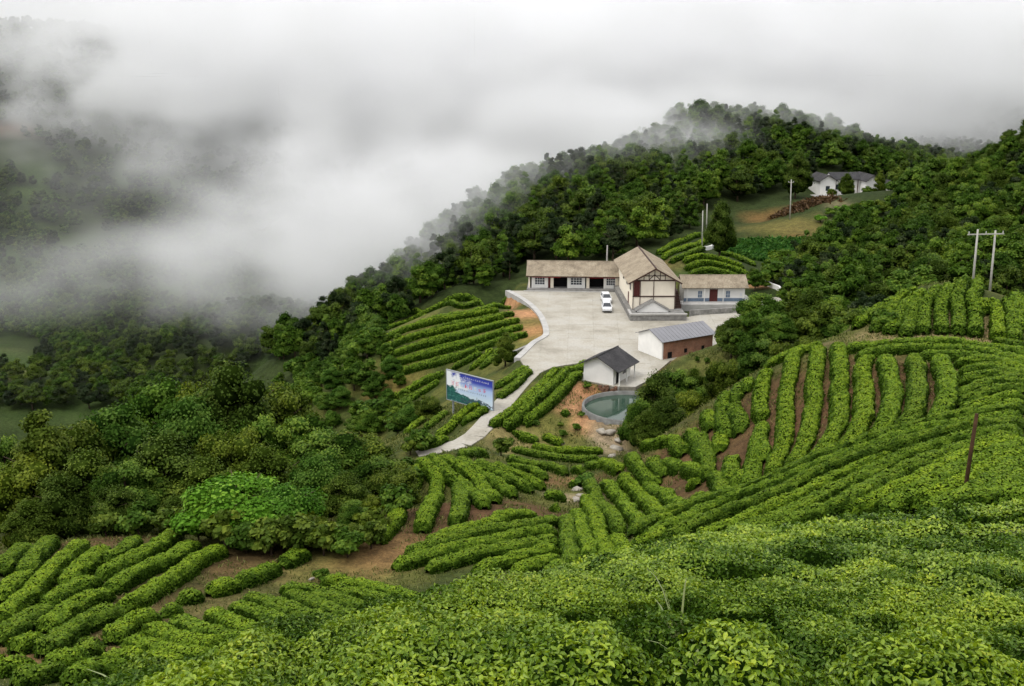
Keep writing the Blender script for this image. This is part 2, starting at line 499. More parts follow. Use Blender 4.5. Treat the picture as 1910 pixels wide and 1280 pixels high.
# ------------------------------------------------------------------ the mist: soft banks of vapour over the valley, as a density grid
MIST_LO, MIST_HI = Vector((-500, 215, -75)), Vector((640, 960, 145))
m_mist = bpy.data.materials.new('mist')
m_mist.use_nodes = True
nt = m_mist.node_tree
nt.nodes.clear()
vo = nt.nodes.new('ShaderNodeOutputMaterial')
vp = nt.nodes.new('ShaderNodeVolumePrincipled')
vp.inputs['Color'].default_value = (.975, .977, .982, 1)
vp.inputs['Anisotropy'].default_value = 0.1
vp.inputs['Density'].default_value = 1.0
nt.links.new(vp.outputs[0], vo.inputs['Volume'])
def mist_object():
    ng = bpy.data.node_groups.new('mist_density', 'GeometryNodeTree')
    ng.interface.new_socket('Geometry', in_out='OUTPUT', socket_type='NodeSocketGeometry')
    N, K = ng.nodes, ng.links.new
    out = N.new('NodeGroupOutput')
    cube = N.new('GeometryNodeVolumeCube')
    cube.inputs['Min'].default_value = MIST_LO
    cube.inputs['Max'].default_value = MIST_HI
    for k, s in (('X', MIST_RES[0]), ('Y', MIST_RES[1]), ('Z', MIST_RES[2])):
        cube.inputs['Resolution ' + k].default_value = s
    pos = N.new('GeometryNodeInputPosition').outputs[0]
    def math_(op, a, b=None, c=None):
        n = N.new('ShaderNodeMath')
        n.operation = op
        for i, x in enumerate((a, b, c)):
            if x is None:
                continue
            if hasattr(x, 'is_linked'):
                K(x, n.inputs[i])
            else:
                n.inputs[i].default_value = x
        return n.outputs[0]
    def vmath(op, a, b):
        n = N.new('ShaderNodeVectorMath')
        n.operation = op
        for i, x in enumerate((a, b)):
            if hasattr(x, 'is_linked'):
                K(x, n.inputs[i])
            else:
                n.inputs[i].default_value = x
        return n.outputs['Value'] if op == 'LENGTH' else n.outputs['Vector']
    def fbm(scale, detail, stretch=(1, 1, 1.6), seed=0.0):
        n = N.new('ShaderNodeTexNoise')
        n.inputs['Scale'].default_value = scale
        n.inputs['Detail'].default_value = detail
        n.inputs['Roughness'].default_value = .55
        K(vmath('ADD', vmath('MULTIPLY', pos, stretch), (seed, seed * 1.7, seed * .3)), n.inputs['Vector'])
        return n.outputs[0]
    def mapr(x, a, b, c=0.0, d=1.0, smooth=True):
        n = N.new('ShaderNodeMapRange')
        n.interpolation_type = 'SMOOTHSTEP' if smooth else 'LINEAR'
        K(x, n.inputs['Value'])
        for k, s in zip(('From Min', 'From Max', 'To Min', 'To Max'), (a, b, c, d)):
            n.inputs[k].default_value = s
        return n.outputs[0]
    n_big = fbm(.0075, 4, seed=MIST_SEED)
    n_mid = fbm(.022, 4, seed=MIST_SEED + 9.0)
    warp = math_('MULTIPLY_ADD', n_mid, .7, math_('MULTIPLY', n_big, .6))       # about 0.65 on average
    total = None
    for (u, v, d, rx, ry, rz, w) in MIST:
        c = P(u, v, d)
        l = vmath('LENGTH', vmath('MULTIPLY', vmath('SUBTRACT', pos, tuple(c)), (1 / rx, 1 / ry, 1 / rz)), (0, 0, 0))
        l = math_('ADD', l, math_('MULTIPLY', math_('SUBTRACT', warp, .65), -MIST_WARP))   # ragged edge
        q = mapr(l, 1.0, .25, 0.0, w)
        total = q if total is None else math_('ADD', total, q)
    sep = N.new('ShaderNodeSeparateXYZ')
    K(pos, sep.inputs[0])
    # the cloud deck the mountain tops vanish into
    deck_z = math_('ADD', sep.outputs['Z'], math_('MULTIPLY', math_('SUBTRACT', warp, .65), 130.0))
    deck = math_('MULTIPLY', mapr(deck_z, 45, 105, 0, MIST_DECK), math_('MULTIPLY', mapr(sep.outputs['Y'], 450, 620), mapr(sep.outputs['X'], -340, -140, .5, 1.0)))
    total = math_('ADD', total, deck)
    total = math_('ADD', total, mapr(sep.outputs['Y'], 235, 420, 0, .0004))              # thin haze everywhere beyond the yard
    n_fine = fbm(.055, 3, seed=MIST_SEED + 4.0)
    torn = math_('MULTIPLY_ADD', n_fine, .35, math_('MULTIPLY', n_mid, .65))
    total = math_('MULTIPLY', total, mapr(torn, .36, .62, .2, 1.5))
    # thins out to nothing at every side of the grid
    for ax, lo, hi, e in (('X', MIST_LO.x, MIST_HI.x, 60), ('Y', MIST_LO.y, MIST_HI.y, 50), ('Z', MIST_LO.z, MIST_HI.z, 18)):
        total = math_('MULTIPLY', total, math_('MULTIPLY', mapr(sep.outputs[ax], lo + 1, lo + e), mapr(sep.outputs[ax], hi - 1, hi - e)))
    total = math_('MAXIMUM', math_('SUBTRACT', total, .00008), 0.0)
    K(total, cube.inputs['Density'])
    sm = N.new('GeometryNodeSetMaterial')
    sm.inputs['Material'].default_value = m_mist
    K(cube.outputs[0], sm.inputs['Geometry'])
    K(sm.outputs[0], out.inputs[0])
    o = new_obj('mist', [(0, 0, 0)], [], m_mist)
    md = o.modifiers.new('density', 'NODES')
    md.node_group = ng
    return tag(o, kind='stuff')
MIST_RES = (150, 100, 40)
MIST_SEED, MIST_WARP, MIST_DECK = 3.0, 2.0, .007
MIST = [  # centre by pixel and distance, radii, density
    (780, 400, 440, 130, 90, 52, .018),
    (640, 470, 420, 110, 70, 34, .010),
    (430, 490, 450, 120, 60, 22, .008),
    (210, 500, 480, 90, 60, 18, .003),
    (520, 170, 640, 170, 70, 36, .005),
    (330, 250, 560, 60, 40, 30, .004),
    (150, 330, 520, 36, 40, 50, .002),
    (1380, 205, 405, 75, 45, 16, .012),
    (1080, 235, 400, 90, 60, 24, .010),
    (1060, 320, 283, 42, 26, 13, .022),
    (900, 395, 266, 46, 26, 13, .026),
    (760, 460, 258, 46, 26, 12, .026),
    (1360, 228, 372, 62, 34, 15, .034),
    (1210, 280, 322, 44, 30, 13, .026),
    (480, 560, 420, 110, 60, 12, .004),
    (200, 560, 440, 90, 60, 12, .005),
    (1150, 150, 800, 620, 190, 110, .034),
]
mist = mist_object()

# ------------------------------------------------------------------ yard, path and pond
m_conc, nt, b = base_mat('concrete', .85, .25)
gp = nt.nodes.new('ShaderNodeNewGeometry')
f1, f2 = noise(nt, .13, 9, rough=.7, vec=gp.outputs['Position']), noise(nt, 3, 5, vec=gp.outputs['Position'])
oi = nt.nodes.new('ShaderNodeObjectInfo')
c = ramp(nt, f1, [(.3, (.25, .23, .185)), (.48, (.37, .345, .29)), (.6, (.41, .39, .345)), (.78, (.30, .285, .245))])
c = mixc(nt, 1.0, c, ramp(nt, f2, [(.3, (.86, .86, .86)), (.7, (1.08, 1.08, 1.08))]), 'MULTIPLY')
c = mixc(nt, 1.0, c, ramp(nt, oi.outputs['Random'], [(0, (.97, .97, .965)), (1, (1.03, 1.03, 1.025))]), 'MULTIPLY')
nt.links.new(c, b.inputs['Base Color'])
bump(nt, b, f2, .25, .02)
m_kerb = plain('pale_concrete', (.40, .39, .37), .85, .2, .18, .8, .3)
m_grey_stone = plain('grey_masonry', (.24, .235, .22), .9, .2, .35, 1.6, .5)
m_joint = plain('joint_dirt', (.24, .22, .18), .95, .1)

yard = new_obj('concrete_yard', [(x, y, YZ - .05) for x, y in YARD] + [(x, y, YZ - .6) for x, y in YARD],
               [tuple(range(len(YARD)))[::-1]] + [(i, (i + 1) % len(YARD), len(YARD) + (i + 1) % len(YARD), len(YARD) + i) for i in range(len(YARD))], m_joint)
bm = bmesh.new()
bm.from_mesh(yard.data)
bmesh.ops.recalc_face_normals(bm, faces=bm.faces)
bm.to_mesh(yard.data)
bm.free()
tag(yard, kind='structure')
# the cast slabs of the yard, cut by its joints
bm = bmesh.new()
bm.faces.new([bm.verts.new((x, y, 0)) for x, y in YARD])
ja = math.radians(-4)
for k in range(-12, 14):
    for nrm, off in (((math.cos(ja), math.sin(ja), 0), 2.4 + k * 4.2), ((-math.sin(ja), math.cos(ja), 0), 163 + k * 4.6)):
        bmesh.ops.bisect_plane(bm, geom=bm.verts[:] + bm.edges[:] + bm.faces[:], plane_co=Vector(nrm) * off, plane_no=nrm)
for fc in bm.faces:
    pts = [v.co.copy() for v in fc.verts]
    cen = sum(pts, Vector()) / len(pts)
    if fc.calc_area() < .4:
        continue
    ins = []
    for p in pts:
        q = cen - p
        ins.append(p + q.normalized() * min(.016, q.length * .3) - cen)
    n = len(ins)
    dz = random.Random(int(cen.x * 97 + cen.y * 31)).uniform(-.012, .012)
    top = [(p.x, p.y, dz) for p in ins]
    if fc.normal.z < 0:
        top = top[::-1]
    bot = [(p[0], p[1], -.12) for p in top]
    s = new_obj('slab', top + bot, [tuple(range(n))] + [((i + 1) % n, i, n + i, n + (i + 1) % n) for i in range(n)], m_conc, yard)
    s.location = (cen.x, cen.y, YZ)
bm.free()

def smooth_line(pts, step=1.0):
    """Catmull-Rom through the points, resampled at even steps"""
    p = np.asarray(pts, float)
    if len(p) == 2:
        q = p
    else:
        e = np.vstack([2 * p[0] - p[1], p, 2 * p[-1] - p[-2]])
        q = []
        for i in range(1, len(e) - 2):
            t = np.linspace(0, 1, 12, endpoint=False)[:, None]
            a, b_, c_, d_ = e[i - 1], e[i], e[i + 1], e[i + 2]
            q.append(.5 * (2 * b_ + (c_ - a) * t + (2 * a - 5 * b_ + 4 * c_ - d_) * t ** 2 + (3 * b_ - a - 3 * c_ + d_) * t ** 3))
        q = np.vstack(q + [p[-1:]])
    s = np.r_[0, np.cumsum(np.linalg.norm(np.diff(q, axis=0), axis=1))]
    n = max(2, int(round(s[-1] / step)) + 1)
    t = np.linspace(0, s[-1], n)
    return np.stack([np.interp(t, s, q[:, k]) for k in range(q.shape[1])], -1)
def side_of(line):
    d = np.gradient(line[:, :2], axis=0)
    d /= np.linalg.norm(d, axis=1)[:, None]
    return np.stack([-d[:, 1], d[:, 0]], -1)
def strip(name, line, prof, mat, parent=None):
    """sweep a cross-section [(sideways, up), ...] along a 3D line"""
    s = side_of(line)
    n, k = len(line), len(prof)
    v = np.array([[(line[i, 0] + s[i, 0] * a, line[i, 1] + s[i, 1] * a, line[i, 2] + h) for a, h in prof] for i in range(n)]).reshape(-1, 3)
    f = [(i * k + j, i * k + (j + 1) % k, (i + 1) * k + (j + 1) % k, (i + 1) * k + j) for i in range(n - 1) for j in range(k)]
    f += [tuple(range(k)), tuple(range((n - 1) * k, n * k))[::-1]]
    m = MB()
    m.add(v, f)
    return m.build(name, mat, parent)
pl = smooth_line(PATH, 3.0)
path = empty('path', (0, 0, 0))
tag(path, kind='structure')
for i in range(len(pl) - 1):                                # cast in short bays
    a, b2 = pl[i], pl[i + 1]
    e = (b2 - a) * .006
    bay = np.array([a + e, (a + b2) / 2, b2 - e])
    strip('slab', bay, [(-1.32, -.2), (1.32, -.2), (1.32, .0), (-1.32, .0)], m_conc, path)
# wall along the left edge of the yard, and the lower one that runs out from its corner
left = np.array([(-.9, 194, YZ)] + [(x - .35, y, YZ) for x, y in YARD[:19:-1]][:0] + [(.7, 190.4, YZ), (3.1, 183.5, YZ), (4.9, 175, YZ), (5.65, 167.2, YZ), (5.75, 161.8, YZ), (5.4, 159.2, YZ), (3.5, 155.3, YZ), (2.1, 150.5, YZ), (.8, 146.2, YZ)])
kerb = strip('retaining_wall', smooth_line(left, 1.2), [(.5, -1.6), (.5, .12), (-.5, .12), (-.5, -1.6)], m_kerb)
tag(kerb, 'pale concrete retaining wall curving along the open edge of the yard', 'wall')
low = np.array([(5.2, 159.4, 15.9), (3.4, 158.5, 15.7), (1.0, 155.8, 15.4), (-.8, 153.5, 15.2)])
tag(strip('retaining_wall', smooth_line(low, 1.0), [(.25, -1.2), (.25, .35), (-.25, .35), (-.25, -1.2)], m_grey_stone),
    'low grey stone wall running down from the corner of the curved yard wall', 'wall')

m_water, nt, b = base_mat('pond_water', .06, .5)
c = ramp(nt, noise(nt, .35, 4), [(.35, (.030, .058, .040)), (.7, (.05, .085, .06))])
nt.links.new(c, b.inputs['Base Color'])
bump(nt, b, noise(nt, 2.5, 3), .08, .02)
m_rim = plain('pond_rim', (.165, .165, .155), .85, .25, .3, 1.2, .4)
pond = empty('round_pond', (POOL[0], POOL[1], 16.2))
tag(pond, 'round concrete pond of green water below the small white shed', 'pond')
N = 56
mb = MB()
v, f = [], []
for k in range(N):
    a = 2 * math.pi * k / N
    for r, z in ((POOL[2] + .05, -.6), (POOL[2], .48), (POOL[2] - .30, .48), (POOL[2] - .32, -1.2)):
        v.append((r * math.cos(a), r * math.sin(a), z))
for k in range(N):
    for j in range(3):
        f.append((k * 4 + j, ((k + 1) % N) * 4 + j, ((k + 1) % N) * 4 + j + 1, k * 4 + j + 1))
mb.add(v, f)
mb.build('rim', m_rim, pond, True)
rr = POOL[2] - .31
new_obj('water', [(rr * math.cos(2 * math.pi * k / N), rr * math.sin(2 * math.pi * k / N), -.05) for k in range(N)], [tuple(range(N))], m_water, pond)
m_gravel = plain('silt', (.42, .34, .24), .95, .1, .3, 2.0, .5)

# ------------------------------------------------------------------ building kit
m_white = plain('white_plaster', (.80, .79, .76), .9, .15, .06, .7)
m_cream = plain('cream_plaster', (.84, .77, .64), .9, .15, .06, .7)
m_timber = plain('dark_timber', (.055, .028, .022), .7, .3, .3, 4)
m_maroon = plain('maroon_boards', (.085, .02, .018), .7, .3, .3, 4)
m_dark = plain('dark_interior', (.012, .012, .013), .9, .1)  # near black: the shade inside openings put into the colour
m_pane = plain('window_glass', (.03, .04, .05), .12, .6, .3, 2)
m_frame = plain('white_frame', (.72, .73, .75), .6, .3, .1, 4)
m_bluegrey = plain('blue_grey_paint', (.14, .19, .26), .8, .2, .2, 3)
m_red = plain('red_banner', (.45, .025, .03), .7, .2, .1, 3)
m_paleink = plain('pale_lettering', (.75, .68, .6), .7, .2, .1)
m_plinth = plain('plinth_stone', (.20, .195, .185), .9, .2, .35, 1.5, .4)
def tile_mat(name, cols, pitch, axis):
    """clay tiles: courses and channels as fine relief, lichen as blotches"""
    m, nt, b = base_mat(name, .9, .15)
    tc = nt.nodes.new('ShaderNodeTexCoord')
    f = noise(nt, .55, 8, rough=.7)
    f2 = noise(nt, 7, 3)
    c = ramp(nt, f, [(.25, cols[0]), (.5, cols[1]), (.75, cols[2])])
    c = mixc(nt, 1.0, c, ramp(nt, f2, [(.3, (.7, .7, .7)), (.7, (1.25, 1.25, 1.25))]), 'MULTIPLY')
    w = nt.nodes.new('ShaderNodeTexWave')
    w.bands_direction = axis
    w.inputs['Scale'].default_value = 1.0 / pitch * .314
    w.inputs['Distortion'].default_value = .6
    w.inputs['Detail'].default_value = 2
    nt.links.new(tc.outputs['Object'], w.inputs['Vector'])
    nt.links.new(c, b.inputs['Base Color'])
    bump(nt, b, w.outputs['Fac'], .9, .12)
    return m
m_tile = tile_mat('grey_brown_tiles', [(.16, .125, .09), (.33, .275, .20), (.45, .385, .29)], .28, 'X')
m_tile_y = tile_mat('grey_brown_tiles_across', [(.19, .15, .11), (.35, .29, .21), (.47, .40, .30)], .28, 'Y')
m_slate = tile_mat('dark_tiles', [(.035, .035, .037), (.065, .063, .065), (.10, .095, .095)], .25, 'Y')
m_slate_x = tile_mat('dark_tiles_across', [(.03, .03, .033), (.055, .055, .058), (.09, .09, .09)], .25, 'X')
m_metal = plain('grey_sheet_metal', (.20, .20, .215), .5, .4, .1, .5, .1)
m_brick, nt, b = base_mat('brick', .9, .15)
tc = nt.nodes.new('ShaderNodeTexCoord')
mp = nt.nodes.new('ShaderNodeMapping')
mp.inputs['Rotation'].default_value = (math.radians(90), 0, 0)
nt.links.new(tc.outputs['Object'], mp.inputs['Vector'])
bt = nt.nodes.new('ShaderNodeTexBrick')
for k, c in (('Color1', (.36, .17, .105, 1)), ('Color2', (.28, .125, .08, 1)), ('Mortar', (.30, .24, .2, 1))):
    bt.inputs[k].default_value = c
bt.inputs['Scale'].default_value = 2.0
nt.links.new(mp.outputs[0], bt.inputs['Vector'])
c = mixc(nt, 1.0, bt.outputs['Color'], ramp(nt, noise(nt, .6, 6), [(.3, (.7, .7, .7)), (.7, (1.2, 1.15, 1.1))]), 'MULTIPLY')
nt.links.new(c, b.inputs['Base Color'])

def roof_slab(p, q, r, s, th=.14):
    """a slab on the four corners of a roof slope (any order round it)"""
    v = [Vector(k) for k in (p, q, r, s)]
    n = (v[1] - v[0]).cross(v[3] - v[0]).normalized()
    if n.z < 0:
        n = -n
    return MB().add([k + n * th for k in v] + v, [(0, 1, 2, 3), (7, 6, 5, 4), (0, 4, 5, 1), (1, 5, 6, 2), (2, 6, 7, 3), (3, 7, 4, 0)])
def gable_wall(x0, x1, y0, y1, h, rise, along):
    """solid walls with gable ends; ridge along 'x' or 'y'"""
    if along == 'x':
        ym = (y0 + y1) / 2
        return MB().prism([(y0, 0), (y1, 0), (y1, h), (ym, h + rise), (y0, h)], 'x', x0, x1)
    xm = (x0 + x1) / 2
    return MB().prism([(x0, 0), (x1, 0), (x1, h), (xm, h + rise), (x0, h)], 'y', y0, y1)
def window_unit(par, x0, x1, z0, z1, y, cols_, rows_, mat=None, name='window'):
    w = MB().box(x0, x1, y - .02, y + .05, z0, z1).build(name, mat or m_pane, par)
    fr = MB()
    t = .07
    fr.box(x0, x1, y - .07, y - .021, z0, z0 + t).box(x0, x1, y - .07, y - .021, z1 - t, z1)
    for k in range(cols_ + 1):
        xx = x0 + (x1 - x0 - t) * k / cols_
        fr.box(xx, xx + t, y - .072, y - .023, z0 + t, z1 - t)
    for k in range(1, rows_):
        zz = z0 + (z1 - z0) * k / rows_
        fr.box(x0 + t, x1 - t, y - .068, y - .024, zz - t / 2, zz + t / 2)
    fr.build('frame', m_frame, w)
    return w

# ------------------------------------------------------------------ long tiled workshop at the back of the yard
B = empty('workshop', (3.3, 195.2, YZ), math.radians(-3.5))
tag(B, 'long single storey workshop with brown tiled roof and red banners behind the yard', 'building')
LN = 17.9
MB().box(-.3, LN + .1, -1.3, 7.6, -.35, .33).build('plinth', m_plinth, B)
MB().box(-.9, LN - 2, -1.75, -1.3, -.35, .12).build('step', m_kerb, B)
w = MB()
w.prism([(5.5, .33), (7.2, .33), (7.2, 3.0), (6.0, 3.0), (5.5, 3.0)], 'x', 0, LN)
w.box(0, .2, .3, 5.5, .33, 3.0).box(LN - .2, LN, .3, 5.5, .33, 3.0)
w.prism([(.3, 3.0), (7.2, 3.0), (3.6, 4.75)], 'x', 0, .2)
w.prism([(.3, 3.0), (7.2, 3.0), (3.6, 4.75)], 'x', LN - .2, LN)
w.build('wall', m_white, B)
MB().box(.21, LN - .21, .34, .5, 2.45, 3.05).build('lintel', m_timber, B)
MB().box(.21, LN - .21, 1.9, 2.0, .34, 2.44).build('shade_sheet', m_dark, B)  # near-black sheet standing for the shade inside the open bays
for a, b2, mt in ((-.02, .3, m_cream), (.62, 1.25, m_white), (3.25, 3.9, m_white), (4.4, 5.0, m_cream), (7.75, 8.4, m_white), (10.7, 11.3, m_white), (11.55, 12.15, m_cream), (15.0, 15.5, m_white), (17.3, LN + .02, m_cream)):
    MB().box(a, b2, .28, .52, .335, 2.448).build('pier', mt, B)
for a, b2 in ((1.25, 3.25), (8.4, 10.7), (15.5, 17.3)):
    MB().box(a + .005, b2 - .005, .33, .5, .335, .95).build('apron', m_white, B)
    window_unit(B, a + .01, b2 - .01, .955, 2.44, .42, 4, 3)
MB().box(3.905, 4.395, .34, .48, .335, 2.44).build('panel', m_maroon, B)
for a, b2, n in ((.7, 6.4, 9), (12.0, 17.3, 8)):
    bn = MB().box(a, b2, .2, .26, 2.42, 2.92).build('banner', m_red, B)
    lt = MB()
    rg = random.Random(n)
    for k in range(n):
        x = a + (b2 - a) * (k + .5) / n
        for j in range(4):
            xx, zz = x + rg.uniform(-.13, .1), 2.55 + rg.uniform(0, .2)
            lt.box(xx, xx + rg.choice((.05, .16)), .19, .199, zz, zz + rg.choice((.04, .12)))
    tag(lt.build('lettering', m_paleink, bn), kind='stuff')
roof_slab((-.45, -.75, 2.82), (LN + .3, -.75, 2.82), (LN + .3, 3.6, 5.02), (-.45, 3.6, 5.02)).build('roof', m_tile, B)
roof_slab((-.45, 7.7, 2.9), (LN + .3, 7.7, 2.9), (LN + .3, 3.605, 5.02), (-.45, 3.605, 5.02)).build('roof', m_tile, B)
MB().tube([(-.5, 3.6, 5.15), (LN + .35, 3.6, 5.15)], .16, 6).build('ridge', m_tile, B)
MB().box(-.45, LN + .3, -.8, -.76, 2.72, 2.95).build('fascia', m_timber, B)
# its chimney pipe
MB().tube([(15.7, 5.2, 4.2), (15.7, 5.2, 8.2)], [.16, .14], 8).build('chimney', m_kerb, B)

# ------------------------------------------------------------------ two storey half-timbered house
B = empty('timbered_house', (21.6, 174.2, YZ), math.radians(1.0))
tag(B, 'two storey cream house with dark timber framing and tall tiled gable roof beside the yard', 'house')
WD, DP, HT, RS = 7.7, 20.5, 6.35, 2.15
MB().box(-.9, WD + 1.3, -4.6, DP + .5, -.3, 1.0).build('plinth', m_plinth, B)
MB().box(-1.0, WD + 1.4, -4.7, -4.25, 1.0, 1.28).box(-1.0, -.6, -4.25, -1.0, 1.0, 1.28).build('coping', m_kerb, B)
gable_wall(0, WD, 0, DP, HT, RS, 'y').build('wall', m_cream, B)
oh = .95
for s in (-1, 1):
    xe = WD / 2 + s * (WD / 2 + oh)
    ze = HT - RS * oh / (WD / 2)
    roof_slab((xe, -1.1, ze), (xe, DP + .8, ze), (WD / 2 + s * .005, DP + .8, HT + RS), (WD / 2 + s * .005, -1.1, HT + RS), .18).build('roof', m_tile_y, B)
MB().tube([(WD / 2, -1.12, HT + RS + .2), (WD / 2, DP + .8, HT + RS + .2)], .15, 6).build('ridge', m_timber, B)
t = .17
def timber(p, q, w_=t):
    MB().bar((p[0], -.05, p[1]), (q[0], -.05, q[1]), .1, w_).build('timber', m_timber, B)
timber((0, HT - .1), (WD, HT - .1), .22)
timber((0, 3.35), (WD, 3.35), .2)
for x in (.09, 1.35, 3.75, WD - .09):
    timber((x, 1.0), (x, HT - .22))
gx_ = WD / 2
for x in (gx_ - 1.9, gx_ - 1.0, gx_, gx_ + 1.0, gx_ + 1.9):
    timber((x, HT), (x, HT + RS * (1 - abs(x - gx_) / (WD / 2)) - .12), .13)
timber((gx_ - 1.0, HT + .02), (gx_, HT + 1.0), .13)
timber((gx_ + 1.0, HT + .02), (gx_, HT + 1.0), .13)
timber((gx_ - 1.9, HT + .75), (gx_ + 1.9, HT + .75), .12)
for s in (-1, 1):
    MB().bar((gx_ + s * (WD / 2 + oh), -1.13, HT - RS * oh / (WD / 2) + .03), (gx_, -1.13, HT + RS + .03), .06, .24).build('bargeboard', m_timber, B)
MB().box(.19, 1.26, -.04, .0 - .005, 3.46, HT - .23).build('shutter', m_maroon, B)
# low white gabled porch against the front
pr = MB().prism([(.6, 1.0), (6.2, 1.0), (6.2, 1.25), (3.4, 2.85), (.6, 1.25)], 'y', -2.2, -.11).build('porch', m_white, B)
roof_slab((3.4, -2.4, 2.9), (.3, -2.4, 1.15), (.3, -.11, 1.15), (3.4, -.11, 2.9), .06).build('roof', m_plinth, pr)
roof_slab((3.405, -2.4, 2.9), (6.5, -2.4, 1.15), (6.5, -.11, 1.15), (3.405, -.11, 2.9), .06).build('roof', m_plinth, pr)
# side door, windows and the open stair on the right flank
for y0 in (2.2, 7.0, 12.0):
    MB().box(-.05, .04, y0, y0 + 1.5, 4.0, 5.4).build('window', m_pane, B)
MB().box(-.06, .05, 4.6, 5.8, 1.0, 3.1).build('door', m_maroon, B)
st = MB()
for k in range(11):
    st.box(WD + .06, WD + 1.25, .4 + k * .33, .4 + k * .33 + .36, 1.0 + k * .22, 1.0 + (k + 1) * .22)
st.build('stair', m_timber, B)
MB().bar((WD + 1.2, .4, 2.0), (WD + 1.2, 4.1, 4.6), .08).bar((WD + 1.2, .4, 1.0), (WD + 1.2, .4, 2.05), .08).bar((WD + 1.2, 4.1, 3.4), (WD + 1.2, 4.1, 4.65), .08).build('handrail', m_timber, B)
MB().box(WD + .03, WD + 1.3, 4.2, 10, 3.2, 3.4).box(WD + 1.15, WD + 1.29, 9.8, 9.95, 1.0, 3.2).build('balcony', m_timber, B)

# ------------------------------------------------------------------ white cottage with a maroon door
B = empty('row_cottage', (31.9, 180.4, YZ), math.radians(0.5))
tag(B, 'long white cottage with blue-grey dado, maroon door and tiled roof', 'house')
LN = 11.3
MB().box(-1.2, LN + 1.6, -2.6, 5.6, -.3, 1.0).build('plinth', m_kerb, B)
w = gable_wall(0, LN, 0, 4.8, 3.85, 1.3, 'x')
w.build('wall', m_white, B)
MB().box(-.02, LN + .02, -.03, -.004, 1.0, 1.62).build('dado', m_bluegrey, B)
d = MB().box(4.75, 6.25, -.05, .02, 1.0, 3.3).build('door', m_maroon, B)
MB().box(5.47, 5.53, -.07, -.051, 1.02, 3.28).build('meeting_rail', m_timber, d)
for x in (2.6, 7.8):
    wn = MB().box(x, x + .75, -.05, .02, 1.75, 2.95).build('window', m_bluegrey, B)
    MB().box(x + .35, x + .4, -.07, -.051, 1.77, 2.93).box(x, x + .75, -.072, -.052, 2.33, 2.37).build('frame', m_frame, wn)
MB().box(10.4, 10.75, -.05, .02, 2.0, 2.6).build('window', m_frame, B)
roof_slab((-.55, -.7, 3.58), (LN + .55, -.7, 3.58), (LN + .55, 2.4, 5.35), (-.55, 2.4, 5.35)).build('roof', m_tile, B)
roof_slab((-.55, 5.5, 3.58), (LN + .55, 5.5, 3.58), (LN + .55, 2.405, 5.35), (-.55, 2.405, 5.35)).build('roof', m_tile, B)
MB().tube([(-.6, 2.4, 5.48), (LN + .6, 2.4, 5.48)], .13, 6).build('ridge', m_tile, B)
for x in (.5, 3.7, 7.2, 10.9):
    MB().box(x - .05, x + .05, -.65, -.55, 1.0, 3.6).build('post', m_white, B)
MB().box(-1.0, -.6, -2.2, -1.8, 1.0, 1.5).build('post_stump', m_white, B)
# terrace wall in front of it
tw = MB().box(-.6, 10.0, -3.5, -3.2, -.3, .95).build('terrace_wall', m_grey_stone)
tw.location = (31.6, 177.0, YZ)
tw.rotation_euler = (0, 0, math.radians(14))
tag(tw, 'low grey block wall in front of the white cottage', 'wall')

# ------------------------------------------------------------------ brick warehouse with a white gable end
ang = math.atan2(4.9, 8.7)
B = empty('warehouse', (22.9, 145.6, YZ), ang)
tag(B, 'brick warehouse with white gable end and grey sheet metal roof', 'warehouse')
LN, WD, HT, RS = 9.8, 6.0, 2.9, 1.15
MB().box(.12, LN, .0, WD, -.8, HT).build('wall', m_brick, B)
MB().prism([(-.02, -.8), (WD + .02, -.8), (WD + .02, HT), (WD / 2, HT + RS), (-.02, HT)], 'x', -.12, .118).build('gable_wall', m_white, B)
MB().prism([(0, HT), (WD, HT), (WD / 2, HT + RS)], 'x', LN - .2, LN - .01).build('gable_wall', m_brick, B)
roof_slab((-.45, -.45, HT - .12), (LN + .4, -.45, HT - .12), (LN + .4, WD / 2, HT + RS + .06), (-.45, WD / 2, HT + RS + .06), .07).build('roof', m_metal, B)
roof_slab((-.45, WD + .45, HT - .12), (LN + .4, WD + .45, HT - .12), (LN + .4, WD / 2 + .005, HT + RS + .06), (-.45, WD / 2 + .005, HT + RS + .06), .07).build('roof', m_metal, B)
for k in range(15):
    x = -.4 + k * .7
    MB().bar((x, -.46, HT - .03), (x, WD / 2, HT + RS + .15), .05, .05).build('seam', m_metal, B)
for x in (4.2, 7.6):
    MB().box(x, x + .55, -.04, .03, .5, 1.15).build('window', m_dark, B)
MB().box(1.0, 1.8, -.04, .03, 0, 1.0).build('hatch', m_dark, B)

# ------------------------------------------------------------------ small white shed above the pond
ang = math.atan2(-2.5, 3.9)
B = empty('small_shed', (10.2, 135.4, 16.9), ang)
tag(B, 'small white shed with dark tiled gable roof above the pond', 'shed')
WD, DP, HT, RS = 4.7, 5.4, 2.75, 1.15
MB().box(-.15, WD + 1.0, -.12, DP + .1, -.9, .06).build('plinth', m_kerb, B)
gable_wall(0, WD, 0, DP, HT, RS, 'y').build('wall', m_white, B)
for s in (-1, 1):
    ov = .45 if s < 0 else 1.15
    xe = WD / 2 + s * (WD / 2 + ov)
    ze = HT - RS * ov / (WD / 2)
    roof_slab((xe, -.6, ze), (xe, DP + .5, ze), (WD / 2 + s * .004, DP + .5, HT + RS + .04), (WD / 2 + s * .004, -.6, HT + RS + .04), .12).build('roof', m_slate, B)
MB().tube([(WD / 2, -.65, HT + RS + .16), (WD / 2, DP + .55, HT + RS + .16)], .11, 6).build('ridge', m_slate, B)
MB().box(WD - .02, WD + .05, .9, 1.9, .08, 2.1).build('door', m_dark, B)
MB().box(WD - .02, WD + .05, 3.0, 4.2, 1.0, 2.0).build('window', m_pane, B)
